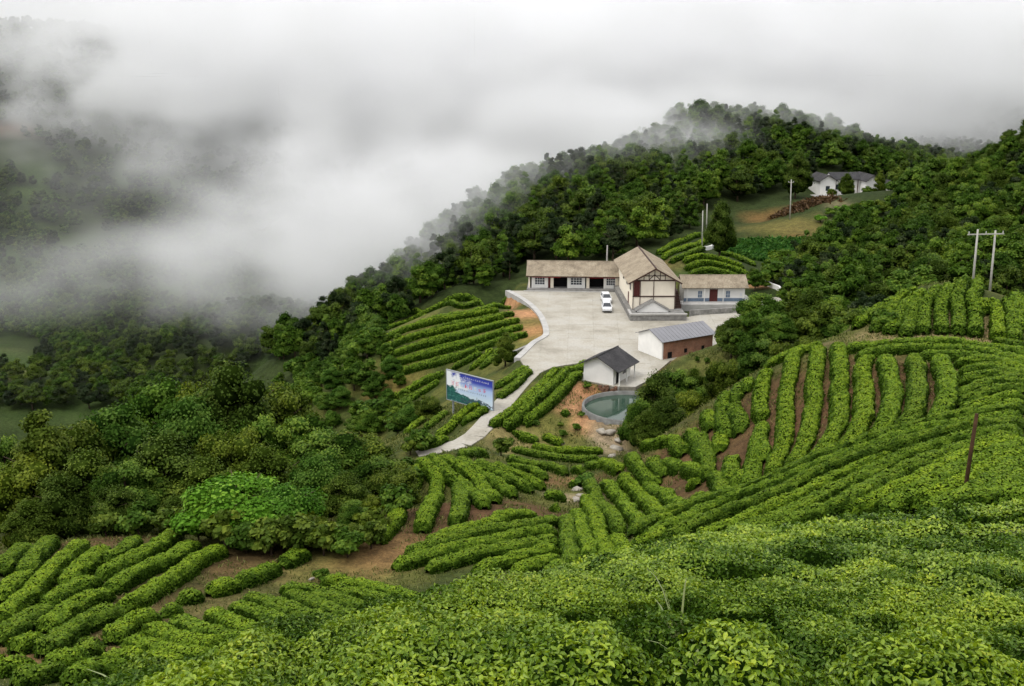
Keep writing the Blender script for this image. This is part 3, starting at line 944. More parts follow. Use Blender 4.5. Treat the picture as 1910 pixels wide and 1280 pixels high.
for y in (.2, 2.5, 5.0):
    MB().box(WD + .75, WD + .9, y, y + .15, .06, HT - .52).build('post', m_white, B)
m_oldbrick = plain('rubble', (.16, .09, .06), .95, .1, .5, 3, .5)
rb = MB()
rg = random.Random(4)
for k in range(26):
    x, y, s = rg.uniform(0, 2.6), rg.uniform(-.5, .4), rg.uniform(.12, .28)
    rb.box(x, x + s * 1.6, y, y + s, -.3, rg.uniform(.1, .55))
o = rb.build('rubble_pile', m_oldbrick)
o.location = (12.1, 132.9, 16.6)
o.rotation_euler = (0, 0, ang)
tag(o, 'low heap of brown rubble at the foot of the small white shed', 'rubble')

# ------------------------------------------------------------------ white house among the trees on the hill
hp = hit(1532, 366, 0, 150)
print('hill house', hp)
B = empty('hill_house', (hp[0] - .6, hp[1], float(Z(hp[0] + 6, hp[1] + 2)) + .4), math.radians(4))
B.scale = (1.15, 1.15, 1.15)
tag(B, 'white house with two gabled wings and dark roof high among the trees', 'house')
MB().box(-2, 17.5, -3.2, 9, -4.0, .0).build('terrace', m_kerb, B)
gable_wall(4.1, 11.6, 3.2, 7.6, 3.7, 1.3, 'x').build('wall', m_white, B)
roof_slab((4.0, 2.5, 3.5), (11.7, 2.5, 3.5), (11.7, 5.4, 5.1), (4.0, 5.4, 5.1)).build('roof', m_slate_x, B)
roof_slab((4.0, 8.3, 3.5), (11.7, 8.3, 3.5), (11.7, 5.405, 5.1), (4.0, 5.405, 5.1)).build('roof', m_slate_x, B)
for x0, x1, y0 in ((0, 4.0, 0), (11.7, 15.0, -.8)):
    gable_wall(x0, x1, y0, 8, 3.7, 1.2, 'y').build('wing', m_white, B)
    xm = (x0 + x1) / 2
    for s in (-1, 1):
        xe = xm + s * ((x1 - x0) / 2 + .45)
        ze = 3.7 - 1.2 * .45 / ((x1 - x0) / 2)
        roof_slab((xe, y0 - .5, ze), (xe, 8.5, ze), (xm + s * .004, 8.5, 4.95), (xm + s * .004, y0 - .5, 4.95), .14).build('roof', m_slate, B)
MB().box(6.9, 7.9, 3.14, 3.21, 0, 2.2).build('door', m_dark, B)
for x in (5.1, 9.0):
    MB().box(x, x + 1.1, 3.14, 3.21, 1.0, 2.3).build('window', m_pane, B)
MB().box(1.5, 2.5, -.06, .01, 1.1, 2.3).build('window', m_pane, B)
for x in (5.0, 8.4, 10.8):
    MB().box(x, x + .18, 2.6, 2.78, 0, 3.5).build('post', m_timber, B)
ab = empty('outbuilding', tuple(Vector(B.location) + Vector((20.8, 1.0, -.3))), math.radians(10))
tag(ab, 'small white outbuilding half hidden by trees beside the hilltop house', 'shed')
gable_wall(0, 2.6, 0, 4, 3.2, .9, 'y').build('wall', m_white, ab)
for s in (-1, 1):
    roof_slab((1.3 + s * 1.7, -.4, 2.93), (1.3 + s * 1.7, 4.4, 2.93), (1.3 + s * .004, 4.4, 4.15), (1.3 + s * .004, -.4, 4.15), .12).build('roof', m_slate, ab)
MB().box(-.3, 2.9, -.3, 4.3, -3, -.004).build('plinth', m_kerb, ab)

# white slanting parapets beside the cottage and up the lane
for (u1, v1), (u2, v2), hh, lab in (((1428, 532), (1458, 548), .9, 'white parapet wall slanting past the bushes beside the cottage'),
                                    ((1306, 468), (1332, 462), .9, 'short white wall at the foot of the lone tree on the tea knoll')):
    a, b2 = hit(u1, v1, 0, 100), hit(u2, v2, 0, 100)
    ln = np.linspace(a, b2, 6)
    ln[:, 2] = Z(ln[:, 0], ln[:, 1])
    tag(strip('parapet', ln, [(-.2, -.6), (.2, -.6), (.2, hh), (-.2, hh)], m_white), lab, 'wall')

# ------------------------------------------------------------------ two parked cars
m_carwhite = plain('white_car_paint', (.78, .79, .80), .3, .5, .02, 1)
m_carglass = plain('car_glass', (.02, .024, .03), .08, .6, .1)
m_tyre = plain('tyre_rubber', (.02, .02, .02), .8, .2)
m_rim_ = plain('wheel_rim', (.35, .36, .37), .4, .5, .1)
m_tail = plain('tail_lamp', (.35, .02, .02), .3, .5, .1)
m_head = plain('head_lamp', (.7, .72, .72), .15, .6, .05)
m_black = plain('black_trim', (.02, .02, .022), .6, .3)
def loft(secs, name, mat, parent):
    """closed cross-sections (same point count) joined into a skin, capped"""
    k = len(secs[0])
    v = [p for s in secs for p in s]
    f = [(i * k + j, i * k + (j + 1) % k, (i + 1) * k + (j + 1) % k, (i + 1) * k + j) for i in range(len(secs) - 1) for j in range(k)]
    f += [tuple(range(k))[::-1], tuple(range((len(secs) - 1) * k, len(secs) * k))]
    return MB().add(v, f).build(name, mat, parent, False)
def car(loc, rz, label, hatch):
    c = empty('parked_car', loc, rz)
    tag(c, label, 'car', 'cars parked in the yard')
    def sec(y, w_, z0, z1, tuck=.06):
        h = w_ / 2
        return [(-h + tuck, y, z0), (-h, y, z0 + .12), (-h, y, z1 - .12), (-h + .1, y, z1), (h - .1, y, z1), (h, y, z1 - .12), (h, y, z0 + .12), (h - tuck, y, z0)]
    loft([sec(-2.15, 1.5, .38, .75), sec(-2.08, 1.66, .25, .88), sec(-1.2, 1.72, .22, .95), sec(0, 1.74, .22, .97), sec(1.4, 1.72, .22, .96), sec(2.08, 1.66, .25, .92), sec(2.15, 1.56, .36, .84)], 'body', m_carwhite, c)
    top, yb = 1.52, (2.0 if hatch else 1.75)
    def cab(y, z, w_):
        h = w_ / 2
        return [(-h, y, z), (h, y, z)]
    v = [(-.80, -1.15, .95), (.80, -1.15, .95), (.80, yb, .93), (-.80, yb, .93), (-.62, -.35, top - .06), (.62, -.35, top - .06), (.62, yb - .35, top - .04), (-.62, yb - .35, top - .04)]
    g = MB().add(v, [(3, 2, 1, 0), (4, 5, 6, 7), (0, 1, 5, 4), (1, 2, 6, 5), (2, 3, 7, 6), (3, 0, 4, 7)]).build('windows', m_carglass, c)
    MB().prism([(-.66, top - .05), (.66, top - .05), (.58, top + .02), (-.58, top + .02)], 'y', -.38, yb - .3).build('roof', m_carwhite, c)
    for s in (-1, 1):
        for p, q, w_ in (((s * .81, -1.13, .96), (s * .64, -.36, top - .03), .07), ((s * .81, yb, .94), (s * .64, yb - .34, top - .03), .1), ((s * .815, .35, .96), (s * .64, .3, top - .03), .08)):
            MB().bar(p, q, w_).build('pillar', m_carwhite, c)
    for s in (-1, 1):
        for y in (-1.32, 1.32):
            wv = MB().tube([(s * .62, y, .31), (s * .86, y, .31)], .31, 14).build('wheel', m_tyre, c)
            MB().tube([(s * .861, y, .31), (s * .872, y, .31)], .19, 12).build('rim', m_rim_, wv)
        MB().box(s * .62 - .15, s * .62 + .15, -2.17, -2.05, .6, .78).build('headlight', m_head, c)
        MB().box(s * .68 - .1, s * .68 + .1, 2.08, 2.17, .62, .92).build('tail_lamp', m_tail, c)
        MB().box(s * .93 - .08, s * .93 + .08, -.98, -.85, .95, 1.08).build('mirror', m_carwhite, c)
    MB().box(-.78, .78, -2.19, -2.08, .3, .44).build('bumper', m_black, c)
    MB().box(-.78, .78, 2.08, 2.19, .3, .44).build('bumper', m_black, c)
    MB().box(-.25, .25, -2.2, -2.16, .46, .56).build('number_plate', m_frame, c)
car((17.9, 184.6, YZ + .02), math.radians(2), 'white parked car standing closer to the workshop', True)
car((17.35, 177.4, YZ + .02), math.radians(-2), 'white parked car standing closer to the pond side of the yard', False)

# ------------------------------------------------------------------ billboard
A = P(834, 735, 128.0)
BB = P(916, 762, 123.0)
fx = np.array([BB[0] - A[0], BB[1] - A[1]])
wid = float(np.hypot(*fx)) * 1.04
gz = float(Z((A[0] + BB[0]) / 2, (A[1] + BB[1]) / 2))
B = empty('billboard', (float(A[0]), float(A[1]), gz), math.atan2(fx[1], fx[0]))
print('billboard', wid, gz, A, BB)
tag(B, 'large blue and white printed billboard on a post beside the path', 'billboard')
zt, zb = float(P(826, 690, 128.0)[2]) - gz, float(P(826, 744, 128.0)[2]) - gz
m_print, nt, b = base_mat('billboard_print', .5, .3)
tc = nt.nodes.new('ShaderNodeTexCoord')
sp = nt.nodes.new('ShaderNodeSeparateXYZ')
nt.links.new(tc.outputs['Generated'], sp.inputs[0])
def nm(op, a, b_):
    n = nt.nodes.new('ShaderNodeMath')
    n.operation = op
    for i, x in enumerate((a, b_)):
        if hasattr(x, 'is_linked'):
            nt.links.new(x, n.inputs[i])
        else:
            n.inputs[i].default_value = x
    return n.outputs[0]
def cut(x, a, b_):
    n = nt.nodes.new('ShaderNodeMapRange')
    nt.links.new(x, n.inputs['Value'])
    n.inputs['From Min'].default_value, n.inputs['From Max'].default_value = a, b_
    return n.outputs[0]
X, Zg = sp.outputs['X'], sp.outputs['Z']
nf = noise(nt, 5, 6, 'Generated')
skyc = ramp(nt, Zg, [(.25, (.62, .74, .86)), (.62, (.42, .55, .85)), (.8, (.05, .07, .42)), (1, (.03, .05, .36))])
cl = cut(nm('ADD', nm('SUBTRACT', nf, nm('MULTIPLY', X, .55)), nm('MULTIPLY', nm('SUBTRACT', .95, nm('ABSOLUTE', nm('SUBTRACT', Zg, .75), 0)), .25)), .45, .6)
pc = mixc(nt, cl, skyc, (.85, .88, .92))
hl = cut(nm('SUBTRACT', nm('ADD', .5, nm('MULTIPLY', nm('SUBTRACT', nf, .5), .7)), nm('ADD', Zg, nm('MULTIPLY', X, .42))), -.02, .03)
pc = mixc(nt, hl, pc, ramp(nt, noise(nt, 16, 4, 'Generated'), [(.35, (.01, .06, .07)), (.6, (.03, .16, .13)), (.75, (.35, .5, .5))]))
vil = cut(nm('SUBTRACT', .17, nm('ADD', nm('ABSOLUTE', nm('SUBTRACT', Zg, .12), 0), nm('MULTIPLY', nm('ABSOLUTE', nm('SUBTRACT', X, .68), 0), .35))), 0, .03)
pc = mixc(nt, nm('MULTIPLY', vil, cut(noise(nt, 22, 2, 'Generated'), .48, .52)), pc, (.07, .09, .12))
nt.links.new(pc, b.inputs['Base Color'])
pn = MB().box(0, wid, -.02, .1, zb, zt).build('panel', m_print, B)
m_post = plain('grey_steel', (.33, .35, .38), .5, .4, .15, 3, 0, .3)
MB().box(-.08, wid + .08, -.06, .14, zt, zt + .1).box(-.08, wid + .08, -.06, .14, zb - .1, zb).box(-.1, -.001, -.06, .14, zb, zt).box(wid + .001, wid + .1, -.06, .14, zb, zt).build('frame', m_post, B)
MB().tube([(wid * .93, .12, -4), (wid * .93, .12, zb - .02)], .14, 10).build('post', m_post, B)
MB().tube([(wid * .1, .3, -6), (wid * .1, .3, zb - .02)], .14, 10).build('post', m_post, B)
for z in (zb + .6, (zt + zb) / 2, zt - .5):
    MB().box(.1, wid - .1, .1005, .2, z, z + .1).build('rail', m_post, B)
m_pink = plain('red_lettering', (.62, .06, .16), .6, .3, .1)
def glyph(m, x, z, s, rg, y=-.026):
    """strokes of one square character"""
    t_ = s * .09
    for k in range(rg.randint(2, 3)):
        zz = z + s * (k + .5) / 3 + rg.uniform(-.05, .05) * s
        m.box(x + rg.uniform(0, .15) * s, x + s * rg.uniform(.8, 1), y, y + .005, zz, zz + t_)
    for k in range(rg.randint(1, 3)):
        xx = x + s * rg.uniform(.1, .85)
        z0_ = z + s * rg.uniform(0, .3)
        m.box(xx, xx + t_, y + .001, y + .0055, z0_, z0_ + s * rg.uniform(.5, .75))
rg = random.Random(12)
H_ = zt - zb
for k in range(8):
    g = MB()
    glyph(g, wid * (.10 + .098 * k), zb + H_ * .53, wid * .075, rg)
    tag(g.build('character', m_pink if k not in (2, 5) else m_frame, pn), kind='stuff')
g = MB()
for k in range(13):
    glyph(g, wid * (.36 + .044 * k), zb + H_ * .86, wid * .032, rg)
tag(g.build('lettering', m_frame, pn), kind='stuff')
g = MB()
for k in range(14):
    glyph(g, wid * (.25 + .045 * k), zb + H_ * .42, wid * .03, rg)
tag(g.build('lettering', m_bluegrey, pn), kind='stuff')

# ------------------------------------------------------------------ poles
m_polec = plain('pole_concrete', (.42, .41, .37), .9, .2, .12, 2)
m_polew = plain('pole_wood', (.06, .032, .016), .9, .2, .4, 3, .4)
m_wire = plain('insulator', (.5, .5, .48), .4, .5, .1)
def ground_at(u, v, d):
    p = P(u, v, d)
    return np.array([p[0], p[1], float(Z(p[0], p[1]))])
def pole_to(u, vtop, base, name, label, r0, r1, mat, cat='pole', arm=0.0, dmin=None):
    """an upright pole from a ground point to the height where its top is seen"""
    ztop = float(P(u, vtop, base[1])[2])
    x2 = float(P(u, vtop, base[1])[0])
    o = empty(name, tuple(base))
    tag(o, label, cat)
    tp = (x2 - base[0], 0, ztop - base[2])
    MB().tube([(0, 0, -.6), (tp[0] * .5, 0, tp[2] * .5), tp], [r0, (r0 + r1) / 2, r1], 10).build('shaft', mat, o, True)
    if arm:
        MB().box(tp[0] - arm, tp[0] + arm, -.06, .06, tp[2] - .75, tp[2] - .63).build('cross_arm', mat, o)
        for s in (-1, 0, 1):
            MB().tube([(tp[0] + s * arm * .9, 0, tp[2] - .63), (tp[0] + s * arm * .9, 0, tp[2] - .4)], .06, 6).build('insulator', m_wire, o)
    return o, tp
pole_to(1822, 772, hit(1796, 940, 0, 36), 'wooden_pole', 'dark leaning wooden pole standing among the tea hedges', .10, .085, m_polew)
# the paired pole on the tea hill is one frame: two shafts tied by a cross-beam
b1, b2 = ground_at(1815, 530, 108.0), ground_at(1849, 530, 109.0)
o = empty('twin_pole', tuple(b1))
tag(o, 'pale concrete twin pole tied by a crossbeam above the upper tea slope', 'pole')
t1, t2 = P(1824, 428, 108.0) - b1, P(1857, 430, 109.0) - b1
d2_ = b2 - b1
MB().tube([(0, 0, -.6), tuple(t1)], [.15, .10], 10).build('shaft', m_polec, o, True)
MB().tube([(d2_[0], d2_[1], d2_[2] - .6), tuple(t2)], [.15, .10], 10).build('shaft', m_polec, o, True)
ca = t1 + (b1 * 0) - np.array([1.1, 0, .55])
cb = t2 + np.array([.9, 0, -.35])
MB().bar(tuple(ca + np.array([0, -.14, 0])), tuple(cb + np.array([0, -.14, 0])), .12, .12).build('cross_beam', m_polec, o)
for t_ in (.03, .5, .97):
    p = ca + (cb - ca) * t_ + np.array([0, -.14, .06])
    MB().tube([tuple(p), tuple(p + np.array([0, 0, .26]))], .06, 6).build('insulator', m_wire, o)
pole_to(1311, 393, ground_at(1311, 432, 228.0), 'utility_pole', 'pale utility pole standing just before its twin on the wooded tea knoll', .16, .11, m_polec, arm=.0)
pole_to(1319, 380, ground_at(1319, 410, 243.0), 'utility_pole', 'pale utility pole rising behind another on the wooded tea knoll', .16, .11, m_polec)
pole_to(1476, 335, ground_at(1476, 375, 252.0), 'utility_pole', 'grey utility pole at the edge of the brown field below the hilltop house', .17, .12, m_polec, arm=.7)

# ------------------------------------------------------------------ foliage kit
def leaf_mat(name, stops, rough=.6, trans=.22, spec=.16, vary=.18):
    """leaves: tone by each leaf's own age, a little between plants; light passes through"""
    m = bpy.data.materials.new(name)
    m.use_nodes = True
    nt = m.node_tree
    b = nt.nodes['Principled BSDF']
    b.inputs['Roughness'].default_value = rough
    a = nt.nodes.new('ShaderNodeAttribute')
    a.attribute_name = 'tint'
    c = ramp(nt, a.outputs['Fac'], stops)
    gl = nt.nodes.new('ShaderNodeMapRange')                # no gloss on the dark cores, little on low-tint leaves
    gl.inputs['From Min'].default_value, gl.inputs['From Max'].default_value, gl.inputs['To Max'].default_value = .15, .7, spec
    nt.links.new(a.outputs['Fac'], gl.inputs['Value'])
    nt.links.new(gl.outputs[0], b.inputs['Specular IOR Level'])
    oi = nt.nodes.new('ShaderNodeObjectInfo')
    c = mixc(nt, 1.0, c, ramp(nt, oi.outputs['Random'], [(0, (1 - vary, 1 - vary, 1 - vary * .6)), (.5, (1, 1, 1)), (1, (1 + vary * 1.3, 1 + vary * .8, 1 - vary * .3))]), 'MULTIPLY')
    nt.links.new(c, b.inputs['Base Color'])
    t = nt.nodes.new('ShaderNodeBsdfTranslucent')
    nt.links.new(mixc(nt, 1.0, c, (1.25, 1.2, .6), 'MULTIPLY'), t.inputs['Color'])
    mx = nt.nodes.new('ShaderNodeMixShader')
    mx.inputs[0].default_value = trans
    nt.links.new(b.outputs[0], mx.inputs[1])
    nt.links.new(t.outputs[0], mx.inputs[2])
    nt.links.new(mx.outputs[0], nt.nodes['Material Output'].inputs['Surface'])
    return m
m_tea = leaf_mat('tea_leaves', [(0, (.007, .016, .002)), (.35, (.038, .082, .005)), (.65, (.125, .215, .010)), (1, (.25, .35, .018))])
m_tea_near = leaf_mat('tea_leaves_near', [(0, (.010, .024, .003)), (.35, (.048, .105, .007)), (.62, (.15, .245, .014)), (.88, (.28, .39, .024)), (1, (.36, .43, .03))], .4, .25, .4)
m_oak = leaf_mat('dark_broadleaf', [(0, (.011, .021, .003)), (.5, (.058, .100, .010)), (1, (.175, .235, .024))])
m_green = leaf_mat('green_broadleaf', [(0, (.012, .028, .004)), (.5, (.060, .125, .011)), (1, (.18, .265, .025))])
m_olive = leaf_mat('olive_broadleaf', [(0, (.014, .026, .003)), (.5, (.074, .115, .009)), (1, (.20, .25, .020))])
m_vivid = leaf_mat('vivid_leaves', [(0, (.014, .045, .005)), (.5, (.075, .19, .012)), (1, (.19, .35, .03))])
m_teal = leaf_mat('creeper_leaves', [(0, (.013, .034, .005)), (.5, (.060, .13, .013)), (1, (.15, .25, .028))])
m_cedar = leaf_mat('conifer_needles', [(0, (.008, .015, .005)), (.5, (.022, .040, .012)), (1, (.06, .08, .022))])
m_crop = leaf_mat('crop_leaves', [(0, (.015, .05, .010)), (.5, (.04, .13, .02)), (1, (.10, .22, .035))])
m_grass = leaf_mat('grass_blades', [(0, (.03, .045, .01)), (.5, (.09, .12, .03)), (1, (.24, .24, .09))])
m_bark = plain('bark', (.07, .05, .035), .95, .1, .4, 3, .6)
m_brush = plain('dry_brush', (.16, .085, .045), .95, .1, .4, 2)

def unit(v):
    return v / np.maximum(np.linalg.norm(v, axis=-1, keepdims=True), 1e-9)
def leaf_quads(rng, pos, nrm, size, aspect=.62, fold=False):
    """one small leaf-shaped face (or a folded pair) at each position; returns vertices and quads"""
    n = len(pos)
    nrm = unit(nrm)
    t = unit(np.cross(nrm, rng.normal(size=(n, 3))))
    s = np.cross(nrm, t)
    L_ = (size * rng.uniform(.7, 1.3, n))[:, None]
    W_ = L_ * aspect
    if not fold:
        v = np.stack([pos - t * L_ * .5, pos + s * W_ * .5, pos + t * L_ * .5, pos - s * W_ * .5], 1)
        f = np.arange(n * 4).reshape(n, 4)
        return v.reshape(-1, 3), f, 4
    up = nrm * W_ * .28
    v = np.stack([pos - t * L_ * .5, pos - t * L_ * .12 + s * W_ * .5 + up, pos + t * L_ * .24 + s * W_ * .36 + up, pos + t * L_ * .52 - nrm * L_ * .1,
                  pos + t * L_ * .24 - s * W_ * .36 + up, pos - t * L_ * .12 - s * W_ * .5 + up], 1)
    b = np.arange(n)[:, None] * 6
    f = np.concatenate([b + np.array([[0, 1, 2, 3]]), b + np.array([[0, 3, 4, 5]])], 0)
    return v.reshape(-1, 3), f, 6

# ------------------------------------------------------------------ tea hedges
TOTAL = {'leaves': 0}
def leaf_len(d):
    k = np.interp(d, [0, 18, 45, 70, 200], [.0042, .0042, .0030, .0019, .0018])
    return np.maximum(.043, k * d)
def hedge_mesh(line, w, h, seed, cov=1.5, mat=None, name='tea_hedge', cull=False, gap=None):
    rng = np.random.default_rng(seed)
    dist = float(np.mean(np.linalg.norm(line[:, :2], axis=1)))
    ds = .3 if dist < 40 else .4
    ln = smooth_line(line, ds)
    n = len(ln)
    ln[:, 0] += (vnoise(np.arange(n) * ds, seed * 3.1 + np.zeros(n), 2.4, 5) - .5) * .3
    ln[:, 1] += (vnoise(np.arange(n) * ds, seed * 3.7 + np.zeros(n), 2.4, 6) - .5) * .3
    ln[:, 2] = Zg_(ln[:, 0], ln[:, 1])
    s = np.arange(n) * ds
    sd_ = side_of(ln)
    # separate bushes grown into one row
    ph = np.cumsum(rng.uniform(.85, 1.5, int(s[-1] / .8) + 4)) - 1.0
    k = np.searchsorted(ph, s)
    a, b = ph[np.maximum(k - 1, 0)], ph[np.minimum(k, len(ph) - 1)]
    fr = np.clip((s - a) / np.maximum(b - a, .2), 0, 1)
    amp = (rng.uniform(.05, .24, len(ph)) * (2.0 if cull else 1))[np.minimum(k, len(ph) - 1)]
    size = rng.uniform(.85, 1.12, len(ph))[np.minimum(k, len(ph) - 1)]
    lump = (1 - amp * (2 * np.abs(fr - .5)) ** 2.2) * (.55 + .45 * size)
    e = np.minimum(s, s[-1] - s) + .08
    cap = np.sqrt(np.clip(1 - (1 - np.clip(e / (w * .55), 0, 1)) ** 2, .02, 1))
    K = 11
    ang = np.linspace(0, np.pi, K)
    cx = -np.sign(np.cos(ang)) * np.abs(np.cos(ang)) ** .65
    cz = np.sin(ang) ** .62
    sc = lump * cap
    nz = 1 + (vnoise(s[:, None] + np.zeros(K), ang[None, :] * 1.3 + seed, .6, 8) - .5) * (.36 if cull else .22)
    G = np.zeros((n, K, 3))
    G[..., 0] = ln[:, None, 0] + sd_[:, None, 0] * cx[None] * (w / 2 * sc)[:, None] * nz
    G[..., 1] = ln[:, None, 1] + sd_[:, None, 1] * cx[None] * (w / 2 * sc)[:, None] * nz
    G[..., 2] = ln[:, None, 2] - .08 + cz[None] * (h * (.35 + .65 * lump) * cap)[:, None] * nz
    # foot follows the slope of the ground
    foot = Zg_(G[..., 0], G[..., 1]) - ln[:, None, 2]
    G[..., 2] += foot * (1 - cz[None] * .6)
    ci = np.arange(n - 1)[:, None] * K + np.arange(K - 1)[None]
    core_f = np.stack([ci, ci + K, ci + K + 1, ci + 1], -1).reshape(-1, 4)
    ctr = np.stack([ln[:, 0], ln[:, 1], ln[:, 2]], -1)[:, None]
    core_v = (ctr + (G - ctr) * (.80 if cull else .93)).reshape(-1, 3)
    sz0 = leaf_len(dist)
    girth = 2.0 * h + w * .9
    m = int(cov * s[-1] * girth / (.40 * sz0 ** 2))
    if cull:                                               # long near rows: density follows the distance along the row
        dd = np.linalg.norm(ln[:, :2], axis=1)
        q = 1 / leaf_len(dd) ** 2
        uu, vv = pix(ln + np.array([0, 0, .5]))
        q = q * ((uu > -260) & (uu < 2170) & (vv < 1480) & (ln[:, 1] > 2.5))
        if q.sum() <= 0:
            return None
        m = int(cov * girth * (q * ds).sum() / .40)
        i = rng.choice(n, m, p=q / q.sum())
    else:
        i = rng.integers(0, n, m)
    i = np.minimum(i, n - 2)
    fi = rng.random(m)[:, None]
    t = rng.random(m) * (K - 1)
    j = np.minimum(t.astype(int), K - 2)
    fj = (t - j)[:, None]
    p00, p10, p01, p11 = G[i, j], G[i + 1, j], G[i, j + 1], G[i + 1, j + 1]
    pos = (p00 * (1 - fi) + p10 * fi) * (1 - fj) + (p01 * (1 - fi) + p11 * fi) * fj
    nrm = unit(np.cross(p01 - p00, p10 - p00))
    c = ln[i]
    nrm = np.where(((pos - c) * nrm).sum(1, keepdims=True) < 0, -nrm, nrm)
    view = unit(np.array([0, 0, ZC]) - pos)
    keep = ((nrm * view).sum(1) > -.25) | (rng.random(m) < .25)
    pos, nrm, i, t = pos[keep], nrm[keep], i[keep], t[keep]
    m = len(pos)
    sz = leaf_len(np.linalg.norm(pos[:, :2], axis=1))
    pos = pos + nrm * (rng.normal(0, .35 if cull else .2, m) * sz + sz * .25)[:, None]
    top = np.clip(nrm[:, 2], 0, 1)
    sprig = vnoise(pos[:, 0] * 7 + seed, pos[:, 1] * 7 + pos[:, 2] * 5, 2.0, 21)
    tint = np.clip(.22 + .50 * top ** 1.5 + .26 * (rng.random(m) - .4) + .30 * (sprig - .5), 0, 1)  # lighter on upward-facing leaves, plus random and sprig tone
    if cull:
        old = vnoise(pos[:, 0], pos[:, 1], 1.6, 33)
        tint = np.clip(tint * .95 - .30 * sstep((old - .45) * 4) + .05 + .34 * (rng.random(m) - .5) + .3 * (rng.random(m) < .002), 0, 1)
    nn = unit(nrm * .75 + rng.normal(size=(m, 3)) * (.5 if cull else .34) + np.array([0, 0, .25]))
    V_, F_, T_ = [core_v], [core_f], [np.full(len(core_v), 0.0 if cull else .06)]  # core tinted near black, standing for shade between the leaves
    nb = len(core_v)
    fold = cull & (np.linalg.norm(pos[:, :2], axis=1) < 11)       # only the nearest leaves show their fold
    for sel, fd in ((fold, True), (~fold, False)):
        if sel.any():
            lv, lf, k_ = leaf_quads(rng, pos[sel], nn[sel], sz[sel], .55 if cull else .68, fd)
            V_.append(lv)
            F_.append(lf + nb)
            T_.append(np.repeat(tint[sel], k_))
            nb += len(lv)
            TOTAL['leaves'] += len(lf)
    return np.vstack(V_), np.vstack(F_), np.concatenate(T_)
ORD = ['first', 'second', 'third', 'fourth', 'fifth', 'sixth', 'seventh', 'eighth', 'ninth', 'tenth', 'eleventh', 'twelfth', 'thirteenth', 'fourteenth', 'fifteenth',
       'sixteenth', 'seventeenth', 'eighteenth', 'nineteenth', 'twentieth', 'twenty-first', 'twenty-second', 'twenty-third', 'twenty-fourth', 'twenty-fifth', 'twenty-sixth', 'twenty-seventh', 'twenty-eighth']
def hedge(line, label, group, w=1.35, h=.95, seed=0, cov=1.5, mat=None, cull=False):
    r = hedge_mesh(np.asarray(line, float), w, h, seed, cov, cull=cull)
    if r is None:
        return None
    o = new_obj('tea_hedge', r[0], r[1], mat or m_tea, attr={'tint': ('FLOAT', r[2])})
    return tag(o, label, 'tea hedge', group)
def on_ground(pts, h=.55, dmin=18):
    """photo trace to ground points; where a neighbouring slope hides the end of a row, the row ends"""
    q = [hit(u, v, h, dmin) for u, v in pts]
    q = [p for p in q if p is not None]
    runs, cur = [], []
    for p in q:
        if cur and np.hypot(*(p - cur[-1])[:2]) > 5 + .16 * p[1]:
            runs.append(cur)
            cur = []
        cur.append(p)
    runs.append(cur)
    return max(runs, key=len)

